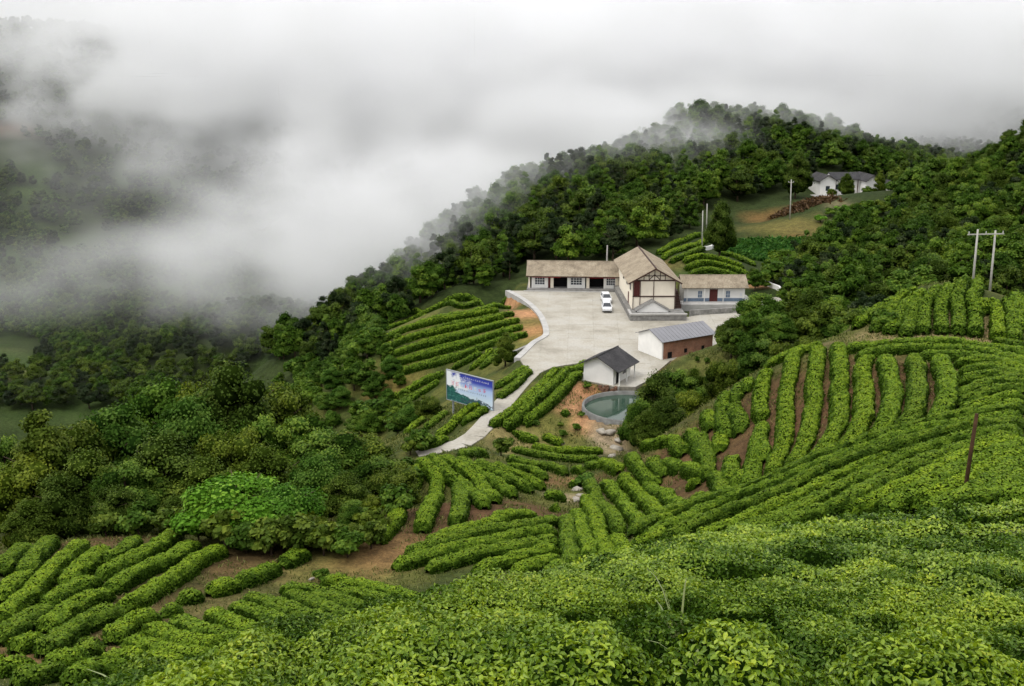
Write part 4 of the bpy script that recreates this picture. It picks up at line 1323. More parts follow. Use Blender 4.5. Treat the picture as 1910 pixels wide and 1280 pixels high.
# rows as traced on the photograph: scale and origin of the tracing, where they grow, width, height, rows
ROWS = [
    ('on the bare-soiled hillside, counted from the trees', 'tea rows on the steep hillside', 1.45, 1.05, [
        [(1323,735),(1318,768),(1325,798)],
        [(1349,724),(1362,757),(1378,783),(1379,803)],
        [(1375,701),(1393,709),(1391,727)],
        [(1393,906),(1412,843),(1420,790)],
        [(1422,779),(1417,738),(1430,690)],
        [(1438,880),(1457,835),(1465,783),(1468,731),(1476,675),(1488,653)],
        [(1475,869),(1509,805),(1517,746),(1520,690),(1528,649)],
        [(1523,857),(1558,802),(1566,738),(1566,683),(1561,643)],
        [(1579,839),(1605,787),(1612,738),(1609,686),(1620,666)],
        [(1631,820),(1660,768),(1664,720),(1659,683),(1652,666)],
        [(1680,803),(1709,757),(1712,709),(1706,672),(1710,663)],
        [(1743,785),(1765,746),(1766,709),(1754,675),(1758,666)],
        [(1364,854),(1365,876),(1360,898)],
        [(1286,802),(1302,835),(1312,857)],
        [(1256,817),(1274,843)],
        [(1276,869),(1297,876),(1319,883)],
        [(1345,805),(1341,839)],
        [(1416,817),(1423,857)],
        [(1284,902),(1300,900)],
        [(1289,928),(1315,926)],
        [(1211,857),(1237,876)],
        [(1352, 735), (1348, 775), (1358, 812)],
        [(1382, 715), (1372, 745)],
        [(1300, 815), (1318, 850), (1322, 885)],
        [(1385, 880), (1372, 905)],
        [(1330, 885), (1345, 905), (1352, 925)],
    ]),
    ('below the dirt track, counted from the trees', 'tea rows over the crown of the hill', 1.3, 0.95, [
        [(1423,683),(1453,668),(1497,651),(1535,640)],
        [(1401,686),(1375,698),(1352,720)],
        [(1438,672),(1468,660),(1505,644),(1523,631)],
        [(1575,649),(1683,639),(1795,639),(1908,659)],
        [(1594,662),(1665,649),(1795,651),(1909,672)],
        [(1713,662),(1795,662),(1909,683)],
        [(1780,675),(1851,673),(1909,690)],
        [(1786,690),(1851,685),(1909,699)],
        [(1787,709),(1851,698),(1909,709)],
        [(1791,735),(1847,712),(1909,716)],
        [(1791,750),(1862,725),(1909,724)],
        [(1791,766),(1851,746),(1909,733)],
        [(1795,781),(1862,763),(1909,746)],
        [(1858,634),(1884,640),(1909,644)],
    ]),
    ('sweeping diagonally below the hillside, counted from the hillside', 'long diagonal tea rows', 1.3, 1.15, [
        [(1178,991),(1237,961),(1323,932),(1408,906),(1516,857),(1609,826),(1702,796),(1795,777),(1909,763)],
        [(1204,1002),(1274,971),(1356,935),(1442,904),(1535,867),(1628,834),(1720,805),(1813,789),(1909,779)],
        [(1245,1002),(1330,965),(1423,932),(1516,887),(1601,854),(1683,828),(1795,802),(1909,790)],
        [(1300,1006),(1386,973),(1479,932),(1553,895),(1628,865),(1668,854)],
        [(1349,1008),(1438,973),(1516,939),(1590,900),(1657,867),(1728,839),(1813,817),(1909,802)],
        [(1408,1002),(1497,969),(1579,939),(1646,902),(1713,869),(1795,839),(1909,813)],
        [(1483,999),(1572,965),(1646,932),(1720,895),(1780,861),(1839,841),(1909,820)],
        [(1557,991),(1628,961),(1694,932),(1758,898),(1817,869),(1869,846),(1909,830)],
        [(1639,980),(1713,943),(1780,913),(1839,880),(1909,843)],
        [(1720,965),(1780,939),(1839,909),(1909,869)],
        [(1810,947),(1862,917),(1909,887)],
        [(1877,939),(1909,917)],
    ]),
    ('under the twin pole, counted from the wood', 'tea rows under the twin pole', 1.35, 1.1, [
        [(1572,631),(1568,608)],
        [(1535,619),(1557,612),(1601,595),(1646,573)],
        [(1601,601),(1628,590),(1668,556)],
        [(1642,608),(1659,582),(1680,553),(1713,541)],
        [(1691,582),(1700,560),(1728,541)],
        [(1723,616),(1725,582),(1732,560),(1750,534)],
        [(1756,616),(1754,582),(1758,560),(1774,530)],
        [(1788,618),(1787,582),(1784,560),(1798,528)],
        [(1818,621),(1818,582),(1814,560),(1825,528)],
        [(1867,629),(1859,590),(1850,560),(1845,527)],
        [(1896,631),(1888,593),(1881,560),(1880,527)],
        [(1909,612),(1901,575),(1892,549),(1899,527)],
        [(1841,582),(1836,560),(1835,528)],
        [(1598, 606), (1622, 588), (1652, 566)],
        [(1628, 612), (1652, 590), (1676, 562)],
        [(1658, 616), (1674, 592), (1692, 562)],
        [(1690, 620), (1700, 592), (1716, 560)],
    ]),
    ('fanning out below the path, counted from the tree clump', 'tea rows fanning out below the path', 1.45, 1.05, [
        [(771,866),(774,899),(756,929)],
        [(748,950),(728,978),(705,1004)],
        [(782,858),(810,886),(813,919),(798,952),(786,984)],
        [(857,902),(859,935),(852,971)],
        [(798,852),(838,883),(871,912),(905,940)],
        [(821,852),(871,880),(897,902),(923,930)],
        [(851,853),(897,881),(930,902),(956,921)],
        [(884,858),(930,881),(962,898),(992,912)],
        [(917,866),(969,886),(1012,907)],
        [(949,853),(989,866),(1028,870),(1054,880)],
        [(910,845),(884,843),(864,846)],
        [(1015,919),(1054,925)],
        [(1025,942),(1044,945)],
        [(1061,899),(1077,902)],
        [(949,870),(989,876),(1015,889)],
    ]),
    ('in the hollow below the pond, counted from the gully', 'tea rows in the hollow', 1.3, 1.0, [
        [(1058,965),(1058,994),(1064,1027),(1061,1053)],
        [(1077,955),(1090,998),(1104,1037)],
        [(1094,925),(1110,962),(1120,991)],
        [(1094,889),(1107,912),(1136,952),(1156,988)],
        [(1127,899),(1159,932),(1176,955),(1192,975)],
        [(1159,886),(1192,922),(1218,945),(1245,968)],
        [(1172,850),(1199,880),(1228,899)],
        [(1209,902),(1238,922),(1277,948)],
        [(1094,866),(1123,866)],
        [(1123,860),(1153,876)],
        [(1067,873),(1090,876)],
        [(1238,857),(1271,870)],
        [(1264,817),(1225,824),(1199,830)],
        [(1218,866),(1238,883)],
        [(1118,995),(1130,1020),(1142,1046)],
        [(1150,1000),(1160,1020),(1168,1040)],
        [(1172,1016),(1205,1006),(1240,990)],
    ]),
    ('beside the pond outlet, counted from the lowest', 'tea rows beside the pond outlet', 1.2, 0.8, [
        [(959,834),(995,843),(1035,850),(1117,852)],
        [(995,827),(1028,837),(1071,837),(1123,838)],
        [(956,801),(982,811),(1002,819)],
        [(1015,809),(1048,824)],
        [(1048,763),(1059,770)],
        [(972,811),(992,817)],
    ]),
    ('between the path and the small white shed, counted from the path', 'tea rows between path and pond', 1.35, 1.1, [
        [(915,791),(943,775),(979,745),(1012,717),(1038,689)],
        [(943,796),(979,763),(1028,720),(1061,692),(1095,676)],
        [(979,788),(1005,768),(1048,729),(1082,697)],
    ]),
    ('around the billboard, counted from the path', 'tea rows around the billboard', 1.35, 0.95, [
        [(816,811),(844,788),(874,761),(897,753)],
        [(861,789),(884,773),(907,760)],
        [(930,738),(956,720),(989,689)],
        [(926,719),(949,706),(982,684)],
        [(897,684),(913,671),(936,647)],
        [(877,686),(897,671),(920,650)],
        [(844,684),(871,671),(897,655)],
        [(782,834),(808,824),(831,814)],
        [(792,797),(818,778),(831,768)],
        [(759,804),(785,784),(808,761)],
        [(739,784),(772,761),(808,742)],
        [(720,771),(759,745),(818,709)],
        [(707,758),(743,735),(808,699)],
        [(766,719),(808,702),(825,697)],
    ]),
    ('curving across the foot of the valley, counted from the bare soil', 'tea rows across the valley foot', 1.4, .95, [
        [(795,1009),(857,988),(917,976),(943,960),(1002,958)],
        [(762,1029),(838,1005),(910,989),(969,981),(1041,968)],
        [(736,1052),(831,1024),(910,1009),(982,993),(1038,986)],
        [(798,1057),(897,1029),(962,1017),(1040,1004)],
        [(884,1063),(949,1042),(995,1030),(1043,1021)],
        [(956,1067),(995,1050),(1041,1037)],
        [(1022,1067),(1054,1047)],
    ]),
    ('under the big tree clump, counted from its outer edge', 'tea rows under the tree clump', 1.45, 1.0, [
        [(-5,1063),(24,1037),(45,1018)],
        [(-5,1114),(24,1086),(54,1067)],
        [(49,1065),(68,1032),(97,1006)],
        [(-5,1152),(42,1114),(80,1081),(113,1048),(151,1011)],
        [(-5,1190),(52,1152),(82,1131)],
        [(80,1126),(137,1096),(181,1077)],
        [(120,1088),(156,1053),(189,1022)],
        [(26,1204),(68,1183)],
        [(80,1171),(137,1131),(203,1103)],
        [(191,1041),(236,1025),(245,1004)],
        [(78,1211),(141,1171),(198,1143),(231,1138)],
        [(184,1074),(240,1044),(292,1018),(325,992)],
        [(198,1098),(259,1065),(325,1034),(365,1011)],
        [(207,1187),(245,1157),(299,1143)],
        [(231,1131),(283,1100),(330,1072),(372,1041),(415,1020)],
        [(137,1206),(191,1204)],
        [(302,1136),(339,1129)],
        [(335,1114),(377,1103)],
        [(391,1100),(441,1084)],
        [(448,1084),(518,1053)],
        [(523,1048),(573,1025)],
        [(85,1223),(158,1225)],
        [(-5,1246),(61,1230)],
        [(19,1265),(127,1242)],
        [(-5,1218),(5,1218)],
        [(123,1265),(189,1242),(221,1246)],
    ]),
    ('dipping behind the near tea bushes, counted from the lowest', 'tea rows behind the near bushes', 1.2, .85, [
        [(203,1218),(264,1225),(344,1230)],
        [(236,1192),(302,1209),(391,1220)],
        [(276,1166),(339,1190),(408,1199)],
        [(325,1152),(377,1171),(457,1192)],
        [(391,1138),(438,1161),(518,1183)],
        [(438,1126),(500,1147),(570,1176)],
        [(495,1121),(566,1143),(627,1161)],
        [(537,1105),(603,1129),(674,1150)],
        [(580,1103),(660,1124),(735,1140)],
        [(622,1093),(683,1110),(740,1126)],
        [(655,1081),(716,1098),(792,1119)],
        [(617,1072),(646,1079)],
        [(533,1093),(551,1103)],
        [(520, 1092), (580, 1098), (640, 1112)],
        [(455, 1112), (500, 1118), (560, 1135)],
        [(600, 1078), (650, 1082), (700, 1095)],
    ]),
]
ROWS.append(('on the knoll behind the half-timbered house, counted from the roof', 'tea rows on the knoll', 1.4, 1.0, [
    [(1228, 472), (1262, 452), (1305, 436)], [(1236, 482), (1275, 462), (1318, 446)], [(1250, 488), (1285, 472), (1310, 462)],
    [(1275, 488), (1305, 477), (1345, 482), (1385, 497)], [(1278, 500), (1315, 489), (1360, 497), (1400, 512)], [(1285, 511), (1325, 502), (1375, 514)], [(1340, 470), (1375, 478), (1405, 492)]]))
_top, _bot = [(712, 612), (800, 574), (880, 562), (932, 558)], [(730, 700), (800, 682), (890, 655), (978, 628)]
ROWS.append(('on the terraces below the curved yard wall, counted from the topmost', 'tea rows on the terraces', 1.25, 1.0,
             [[(a[0] + (b[0] - a[0]) * t + (-14 if k % 2 else 10), a[1] + (b[1] - a[1]) * t) for a, b in zip(_top, _bot)] for k, t in enumerate(np.linspace(0, 1, 12))]))
seed = 10
for where, group, w, h, rows in ROWS:
    for k, r in enumerate(rows):
        seed += 1
        q = on_ground(r)
        if len(q) < 2:
            print('row lost', where, k)
            continue
        hedge(q, '%s tea hedge %s' % (ORD[k], where), group, w, h, seed)
print('leaves in rows', TOTAL)
# near rows follow the contours of the slope under the photographer
def contour(x, y, sgn, n=400, st=.4):
    z0 = float(Z(x, y))
    out = []
    for _ in range(n):
        e = .3
        zz = Z(np.array([x + e, x - e, x, x]), np.array([y, y, y + e, y - e]))
        g = np.array([zz[0] - zz[1], zz[2] - zz[3]]) / (2 * e)
        t = np.array([-g[1], g[0]]) / (np.hypot(*g) + 1e-9) * sgn
        x, y = x + t[0] * st, y + t[1] * st
        zc = float(Z(x, y))
        k = (z0 - zc) / (g @ g + 1e-6)
        x, y = x + g[0] * np.clip(k, -1, 1) * .5, y + g[1] * np.clip(k, -1, 1) * .5
        uu, vv = pix((x, y, zc + .9))
        if y > 6 and vv < np.interp(uu, [0, 400, 720, 1000, 1280, 1600, 1910], [1300, 1236, 1150, 1084, 1010, 970, 932]) - 6:
            break
        if y < -3 or y > 36 or x < -14 or x > 26 or (out and np.hypot(x - out[0][0], y - out[0][1]) < .2 and len(out) > 5):
            break
        out.append((x, y))
    return out
near = 0
px_, py_ = 0.8, 1.2
prev = None
starts = []
zz_ = [float(Z(px_, py_))]
yy_ = np.arange(1.2, 34, .1)
xx_ = .8 + (yy_ - 1.2) * .28
zl = Z(xx_, yy_)
acc = 0
starts = [(xx_[0], yy_[0])]
for k in range(1, len(yy_)):
    g = (float(Z(xx_[k] + .3, yy_[k]) - Z(xx_[k] - .3, yy_[k])) / .6, float(Z(xx_[k], yy_[k] + .3) - Z(xx_[k], yy_[k] - .3)) / .6)
    acc += abs(zl[k] - zl[k - 1]) / max(.15, math.hypot(*g))
    if acc > 1.85 and zl[k] > 43.7:
        acc = 0
        starts.append((xx_[k], yy_[k]))
for k, (x, y) in enumerate(starts):
    ln = contour(x, y, -1)[::-1] + [(x, y)] + contour(x, y, 1)
    if len(ln) < 8:
        continue
    ln = np.array([(a, b, 0) for a, b in ln])[::2]
    hedge(ln, '%s near tea hedge down the slope from where the photographer stands' % ORD[k], 'near tea bushes', 1.35, 1.1, 500 + k, 1.2, m_tea_near, True)
    near += 1
print('near rows', near, TOTAL)

# ------------------------------------------------------------------ trees
def crown_mesh(seed, R, H, clumps, per, leaf, shape='round', low=.12, rough=1.0, core=True):
    """leaf-sized faces spread over clumps that fill an uneven crown; base of the tree at the origin"""
    rng = np.random.default_rng(seed)
    z0, z1 = H * low, H
    C, Rc = [], []
    for k in range(clumps):
        if shape == 'cone':
            t = rng.random() ** .75
            rad = R * (1 - t) ** .8 * .85 + .12 * R
            a = rng.uniform(0, 2 * np.pi)
            q = rng.uniform(.45, 1.0)
            C.append((rad * q * np.cos(a), rad * q * np.sin(a), z0 + (z1 - z0) * (.04 + .92 * t)))
            Rc.append(R * (.20 + .26 * (1 - t)) * rng.uniform(.8, 1.25))
        else:
            d = unit(rng.normal(size=3))
            q = rng.uniform(.25, 1.0) ** .5
            if d[2] < -.35:
                d[2] *= .5
            prof = 1.0 if shape == 'round' else .85
            wob = 1 + .28 * rough * np.sin(d[0] * 3 + seed) * np.cos(d[1] * 4 + seed * 2)
            rc = R * rng.uniform(.22, .42)
            C.append((d[0] * q * (R - rc * .6) * wob, d[1] * q * (R - rc * .6) * wob, (z0 + z1) / 2 + d[2] * q * ((z1 - z0) / 2 - rc * .6) * prof * (1 + .15 * rng.normal())))
            Rc.append(rc)
    C, Rc = np.array(C), np.array(Rc)
    ctr = np.array([0, 0, (z0 + z1) / 2])
    V, F, T_ = [], [], []
    nb = 0
    tone = rng.uniform(.1, .85, clumps)
    for c, r, tn in zip(C, Rc, tone):
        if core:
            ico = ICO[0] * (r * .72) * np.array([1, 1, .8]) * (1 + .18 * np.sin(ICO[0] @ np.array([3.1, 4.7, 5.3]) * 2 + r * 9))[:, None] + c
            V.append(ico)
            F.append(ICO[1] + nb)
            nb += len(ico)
            T_.append(np.full(len(ico), max(.02, tn * .5 - .1)))  # core darker than its leaves: inner shade put into the tint
        d = unit(rng.normal(size=(per, 3)))
        d[:, 2] = np.where(d[:, 2] < -.3, -d[:, 2] * .6, d[:, 2])
        d = unit(d)
        pos = c + d * (r * rng.uniform(.72, 1.12, per))[:, None] * np.array([1, 1, .82])
        out = unit(pos - ctr)
        nrm = d * .7 + out * .35 + rng.normal(size=(per, 3)) * .45 + np.array([0, 0, .35])
        lv, lf, _ = leaf_quads(rng, pos, nrm, np.full(per, leaf), .75)
        V.append(lv)
        F.append(lf + nb)
        nb += len(lv)
        ht = np.clip((pos[:, 2] - z0) / (z1 - z0), 0, 1)
        T_.append(np.repeat(np.clip(tn * .74 + .28 * (rng.random(per) - .3) + .12 * ht, 0, 1), 4))  # clump and random tone, slightly lighter towards the crown top
    return np.vstack(V), np.vstack(F), np.concatenate(T_)
bm = bmesh.new()
bmesh.ops.create_icosphere(bm, subdivisions=1, radius=1)
_iv = np.array([v.co[:] for v in bm.verts])
_it = np.array([[v.index for v in f.verts] for f in bm.faces])
ICO = (_iv, np.c_[_it, _it[:, 2:3]])                       # triangles kept as quads would degenerate: see below
bm.free()
# a cube-sphere made of quads instead of an icosphere, so every crown is one regular quad mesh
bm = bmesh.new()
bmesh.ops.create_cube(bm, size=2)
bmesh.ops.subdivide_edges(bm, edges=bm.edges[:], cuts=1, use_grid_fill=True)
bm.verts.index_update()
_iv = unit(np.array([v.co[:] for v in bm.verts]))
ICO = (_iv, np.array([[v.index for v in f.verts] for f in bm.faces]))
bm.free()
def trunk_mesh(seed, H, R, r0, low):
    rg = random.Random(seed)
    m = MB()
    ln = [(0, 0, -.8)]
    x = y = 0
    for k in range(1, 6):
        x += rg.uniform(-.05, .05) * H * .5
        y += rg.uniform(-.05, .05) * H * .5
        ln.append((x, y, H * .85 * k / 5))
    m.tube(ln, [r0 * 1.25, r0, r0 * .85, r0 * .65, r0 * .4, r0 * .12], 7)
    for k in range(6):
        a = rg.uniform(0, 6.28)
        i = rg.randint(1, 3)
        b0 = Vector(ln[i])
        L_ = R * rg.uniform(.5, .85)
        m.tube([b0, b0 + Vector((math.cos(a) * L_ * .5, math.sin(a) * L_ * .5, L_ * .4)), b0 + Vector((math.cos(a) * L_, math.sin(a) * L_, L_ * .65))], [r0 * .45, r0 * .3, r0 * .1], 5)
    return m
PROTO = {}
def proto(key, mat, seed, R, H, clumps, per, leaf, shape='round', low=.12, r0=.2):
    v, f, t = crown_mesh(seed, R, H, clumps, per, leaf, shape, low)
    c = new_obj('crown', v, f, mat, attr={'tint': ('FLOAT', t)})
    k = trunk_mesh(seed, H, R, r0, low).build('trunk', m_bark, None, True)
    for o in (c, k):
        col.objects.unlink(o)
    PROTO[key] = (c, k, R, H)
NEAR = {}
for i, (mat, R, H, sh, low) in enumerate([(m_oak, 4.2, 9.5, 'round', -.18), (m_olive, 3.6, 8, 'round', -.15), (m_green, 3.8, 8.5, 'round', -.15), (m_teal, 3.6, 7.5, 'round', -.15), (m_vivid, 3.7, 6.2, 'flat', -.1), (m_olive, 3.0, 9, 'cone', .06)]):
    proto('near%d' % i, mat, 40 + i, R, H, 60, 190, .23 if i != 4 else .27, sh, low, .22)
for i, (mat, R, H, sh, low) in enumerate([(m_oak, 3.1, 8, 'round', -.1), (m_green, 3.0, 7.5, 'round', -.1), (m_green, 2.8, 7, 'round', -.1), (m_cedar, 2.4, 10, 'cone', .04), (m_oak, 3.3, 7.6, 'flat', .03), (m_green, 2.2, 9, 'cone', .03), (m_cedar, 3.2, 8.5, 'round', .05)]):
    proto('far%d' % i, mat, 60 + i, R, H, 34, 110, .33, sh, low, .18)
for i, (mat, R, H) in enumerate([(m_green, 1.3, 1.9), (m_olive, 1.2, 1.7), (m_oak, 1.2, 2.0), (m_vivid, 1.3, 1.6), (m_teal, 1.5, 1.9)]):
    proto('bush%d' % i, mat, 80 + i, R, H, 14, 70, .26, 'round', .0, .06)
PICK = random.Random(77)
def tree(key, x, y, hgt, rad, name, label, cat, group=None, z=None, rz=None):
    c, k, R, H = PROTO[key]
    o = empty(name, (x, y, float(Zg_(x, y)) if z is None else z), PICK.uniform(0, 6.28) if rz is None else rz)
    o.scale = (rad / R, rad / R * PICK.uniform(.9, 1.1), hgt / H)
    tag(o, label, cat, group)
    for part in (c, k):
        q = part.copy()
        col.objects.link(q)
        q.parent = o
    return o
def tree_at(key, u, vtop, d, rad, name, label, cat, group=None, minh=1.2):
    """a tree whose top is seen at a pixel, d metres ahead; its height follows from the ground under it"""
    p = P(u, vtop, d)
    g = float(Zg_(p[0], p[1]))
    hg = max(minh, float(p[2]) - g)
    return tree(key, float(p[0]), float(p[1]), hg, min(rad, hg * (.95 if key == 'near4' else .56)), name, label, cat, group)
# ---- the big clump at the left
CL = 'big clump of trees above the lower tea rows'
clump = [
    ('near0', 440, 672, 96, 5.6, 'tall dark broadleaf tree crowning the big clump'),
    ('near1', 375, 682, 100, 4.0, 'olive tree just behind the tall dark crown of the clump'),
    ('near1', 520, 690, 100, 4.2, 'yellowish tree beside the tall dark crown, nearer the billboard'),
    ('near3', 290, 715, 98, 4.6, 'creeper covered bright tree high in the big clump'),
    ('near3', 350, 735, 92, 4.0, 'creeper covered tree under the tall dark crown'),
    ('near3', 200, 760, 90, 4.4, 'creeper covered tree in the middle top of the clump edge'),
    ('near1', 130, 765, 86, 3.6, 'olive tree on the outer shoulder of the big clump'),
    ('near5', 68, 770, 82, 3.4, 'pointed yellow-green tree at the outer edge of the clump'),
    ('near1', 20, 840, 78, 3.4, 'yellow-green tree cut by the picture edge'),
    ('near0', 150, 835, 78, 4.0, 'dark spreading tree above the first tea rows'),
    ('near0', 300, 800, 80, 4.6, 'broad dark tree in the middle of the clump front'),
    ('near2', 230, 850, 75, 3.2, 'green tree in front of the dark clump'),
    ('near0', 370, 850, 78, 4.2, 'dark tree standing behind the vivid green tree'),
    ('near4', 432, 884, 68.5, 4.3, 'vivid light green low tree at the clump front'),
    ('near4', 528, 900, 68.5, 3.0, 'small vivid green tree beside the larger vivid one'),
    ('near2', 560, 760, 92, 4.0, 'green tree on the billboard side of the tall crown'),
    ('near2', 610, 790, 88, 4.2, 'green tree on the sloping shoulder of the clump'),
    ('near1', 660, 800, 90, 3.8, 'olive tree low on the sloping shoulder of the clump'),
    ('near3', 595, 845, 78, 2.8, 'creeper draped tree beside the vivid green ones'),
    ('near0', 640, 880, 76, 3.4, 'dark tree at the clump end above the bare soil'),
    ('near2', 700, 845, 86, 3.4, 'green tree at the clump end near the path'),
    ('near1', 730, 860, 84, 2.6, 'olive tree last in the clump beside the fan of tea rows'),
    ('near2', 620, 985, 66, 1.9, 'low green bush at the foot of the clump by the bare soil'),
    ('near0', 560, 950, 70, 2.6, 'dark bushy tree at the clump foot beside the vivid tree'),
    ('near0', 60, 930, 73, 3.0, 'dark low tree at the clump foot near the picture edge'),
    ('near0', 250, 935, 73, 3.2, 'dark low tree at the clump foot behind the tea rows'),
    ('near1', 690, 925, 74, 2.2, 'olive bush beside the outermost tea row of the fan'),
    ('near2', 480, 760, 88, 3.6, 'green tree below the tall crown facing the valley foot'),
    ('near0', 500, 830, 82, 3.6, 'dark tree inside the clump above the vivid green tree'),
    ('near0', 110, 880, 75, 3.0, 'dark tree under the pointed yellow-green one'),
    ('near2', 0, 800, 88, 3.2, 'green tree behind the outer edge of the clump'),
    ('near1', 420, 775, 84, 3.0, 'olive tree in front of the tall dark crown'),
    ('near1', 590, 960, 67.5, 2.2, 'olive bush above the bare soil near the clump end'),
    ('near1', 660, 1000, 66, 2.0, 'olive bush lowest at the clump end'),
    ('near0', 390, 965, 68, 2.2, 'dark bush under the outer side of the vivid tree'),
    ('near2', 660, 930, 70, 2.6, 'green tree at the clump end between olive bushes'),
    ('near0', 205, 905, 72, 2.4, 'small dark tree above the second group of tea rows'),
    ('near0', 330, 925, 73, 2.8, 'dark low tree just outside the vivid green tree'),
]
for key, u, v, d, r, lab in clump:
    tree_at(key, u, v, d, r, 'broadleaf_tree', lab, 'tree', CL, 2.0)
for k, (u, v, key) in enumerate([(20, 1008, 'bush2'), (75, 1004, 'bush0'), (135, 1004, 'bush2'), (190, 1000, 'bush2'), (250, 998, 'bush0'), (310, 1000, 'bush2'), (365, 1012, 'bush2'), (415, 1028, 'bush2'), (455, 1036, 'bush0'), (500, 1040, 'bush2'), (540, 1038, 'bush2'), (600, 1042, 'bush2'), (645, 1045, 'bush0'), (690, 1030, 'bush2'), (575, 1025, 'bush1'), (440, 1010, 'bush2'), (700, 1000, 'bush1'), (735, 965, 'bush0'), (755, 920, 'bush0'), (782, 846, 'bush0'), (765, 852, 'bush1')]):
    p = hit(u, v, .1, 40)
    s_ = PICK.uniform(1.1, 1.6)
    tree(key, float(p[0]), float(p[1]) + .8, PROTO[key][3] * s_, PROTO[key][2] * s_, 'bush', '%s low bush in the fringe under the big clump, counted from its outer edge' % ORD[k], 'bush', 'fringe of bushes under the clump')
# ---- single trees around the buildings
for key, u, v, d, r, lab in [
    ('near0', 1348, 372, 214, 3.6, 'lone dark tree standing tall on the tea knoll'),
    ('near5', 943, 620, 150, 1.9, 'dark pointed tree beside the yard entrance'),
    ('near2', 1425, 540, 150, 4.2, 'round green tree hiding the end of the white cottage'),
    ('near0', 1370, 592, 138, 3.8, 'dark tree behind the brick warehouse'),
    ('near2', 1420, 625, 128, 3.4, 'green tree on the bank above the warehouse end'),
    ('near0', 1500, 575, 140, 4.0, 'dark tree on the wooded bank beside the round green one'),
    ('near2', 1530, 520, 155, 5.0, 'broad green tree on the wooded bank above the cottage bushes'),
    ('near1', 1350, 655, 126, 2.4, 'olive bushy tree below the warehouse corner'),
    ('near0', 1300, 684, 124, 2.6, 'dark tree in the row between warehouse and tea hillside'),
    ('near2', 1262, 680, 121, 3.2, 'green tree between the yard and the tea hillside'),
    ('near0', 1225, 690, 117, 3.6, 'tall dark tree overhanging the pond'),
    ('near2', 1195, 735, 112, 2.4, 'green tree leaning over the pond edge'),
    ('near0', 1215, 765, 108, 2.6, 'dark low tree below the pond at the gully head'),
    ('near1', 1290, 715, 112, 2.4, 'olive low tree at the upper end of the tea hillside'),
    ('near0', 1250, 740, 108, 2.6, 'dark bushy tree between pond and hillside rows'),
    ('near1', 1470, 622, 118, 2.6, 'olive shrubby tree at the top of the hillside rows'),
    ('near1', 1520, 618, 114, 2.2, 'olive shrubby tree at the end of the dirt track'),
    ('near2', 1600, 565, 116, 2.0, 'green shrubby tree beside the upper tea slope'),
    ('near1', 800, 735, 133, 1.9, 'green tree in front of the billboard face'),
    ('near2', 742, 620, 178, 2.2, 'dark green tree at the outer end of the tea terraces'),
    ('near0', 1490, 282, 285, 4.4, 'very dark round tree beside the hilltop house'),
    ('near0', 1583, 322, 284, 2.4, 'dark tree standing before the hilltop house front'),
    ('near1', 1552, 350, 276, 1.5, 'small olive tree under the first gable of the hilltop house'),
    ('near2', 1618, 345, 278, 1.6, 'small green tree under the second gable of the hilltop house'),
    ('near5', 1643, 318, 286, 2.0, 'dark pointed tree at the end of the hilltop house'),
]:
    tree_at(key, u, v, d, r, 'broadleaf_tree', lab, 'tree', None, 1.5)
for key, u, v, lab, s in [
    ('bush2', 935, 848, 'dark round bush above the fan of tea rows', 1.15), ('bush0', 1075, 800, 'small bush on the olive grass below the clay bank', .5), ('bush0', 1050, 812, 'small bush beside the stones below the pond', .5),
    ('bush2', 1045, 795, 'lowest of the small dark bushes on the olive grass', .4), ('bush0', 1000, 792, 'small green bush near the end of the path rows', .45), ('bush0', 952, 825, 'small bush on the sandy verge of the path bend', .4),
    ('bush0', 1095, 722, 'small bush at the corner of the small white shed', .55), ('bush0', 1085, 775, 'small bush on the clay beside the pond', .4), ('bush4', 1090, 905, 'pale bush in the gully between the tea rows', .8),
    ('bush3', 470, 950, 'vivid green bush under the light green tree', .9), ('bush0', 1650, 608, 'green bush at the foot of the upper tea slope', 1.0), ('bush2', 1590, 610, 'dark bush where the dirt track meets the wood', 1.1),
    ('bush0', 600, 1080, 'small green bush on the grass below the bare soil', .5), ('bush1', 1270, 840, 'low bush at the edge of the bare hillside soil', .7)]:
    p = hit(u, v, .2, 40)
    tree(key, float(p[0]), float(p[1]), PROTO[key][3] * s, PROTO[key][2] * s * 1.1, 'bush', lab, 'bush', 'bushes on the slopes')

for k, (u, v, s_) in enumerate([(1548, 404, 1.2), (1572, 400, 1.5), (1596, 397, 1.3), (1618, 395, 1.6), (1640, 392, 1.7), (1662, 390, 1.8), (1530, 415, 1.2), (1655, 402, 1.6), (1630, 405, 1.5), (1605, 408, 1.4)]):
    p = hit(u, v, 0, 150)
    key = ('bush0', 'bush3', 'bush2', 'bush0', 'bush1')[k % 5]
    tree(key, float(p[0]), float(p[1]), PROTO[key][3] * s_, PROTO[key][2] * s_ * 1.2, 'bush', '%s bush on the bank below the hilltop house, counted from the brush heap' % ORD[k], 'bush', 'bushes below the hilltop house')
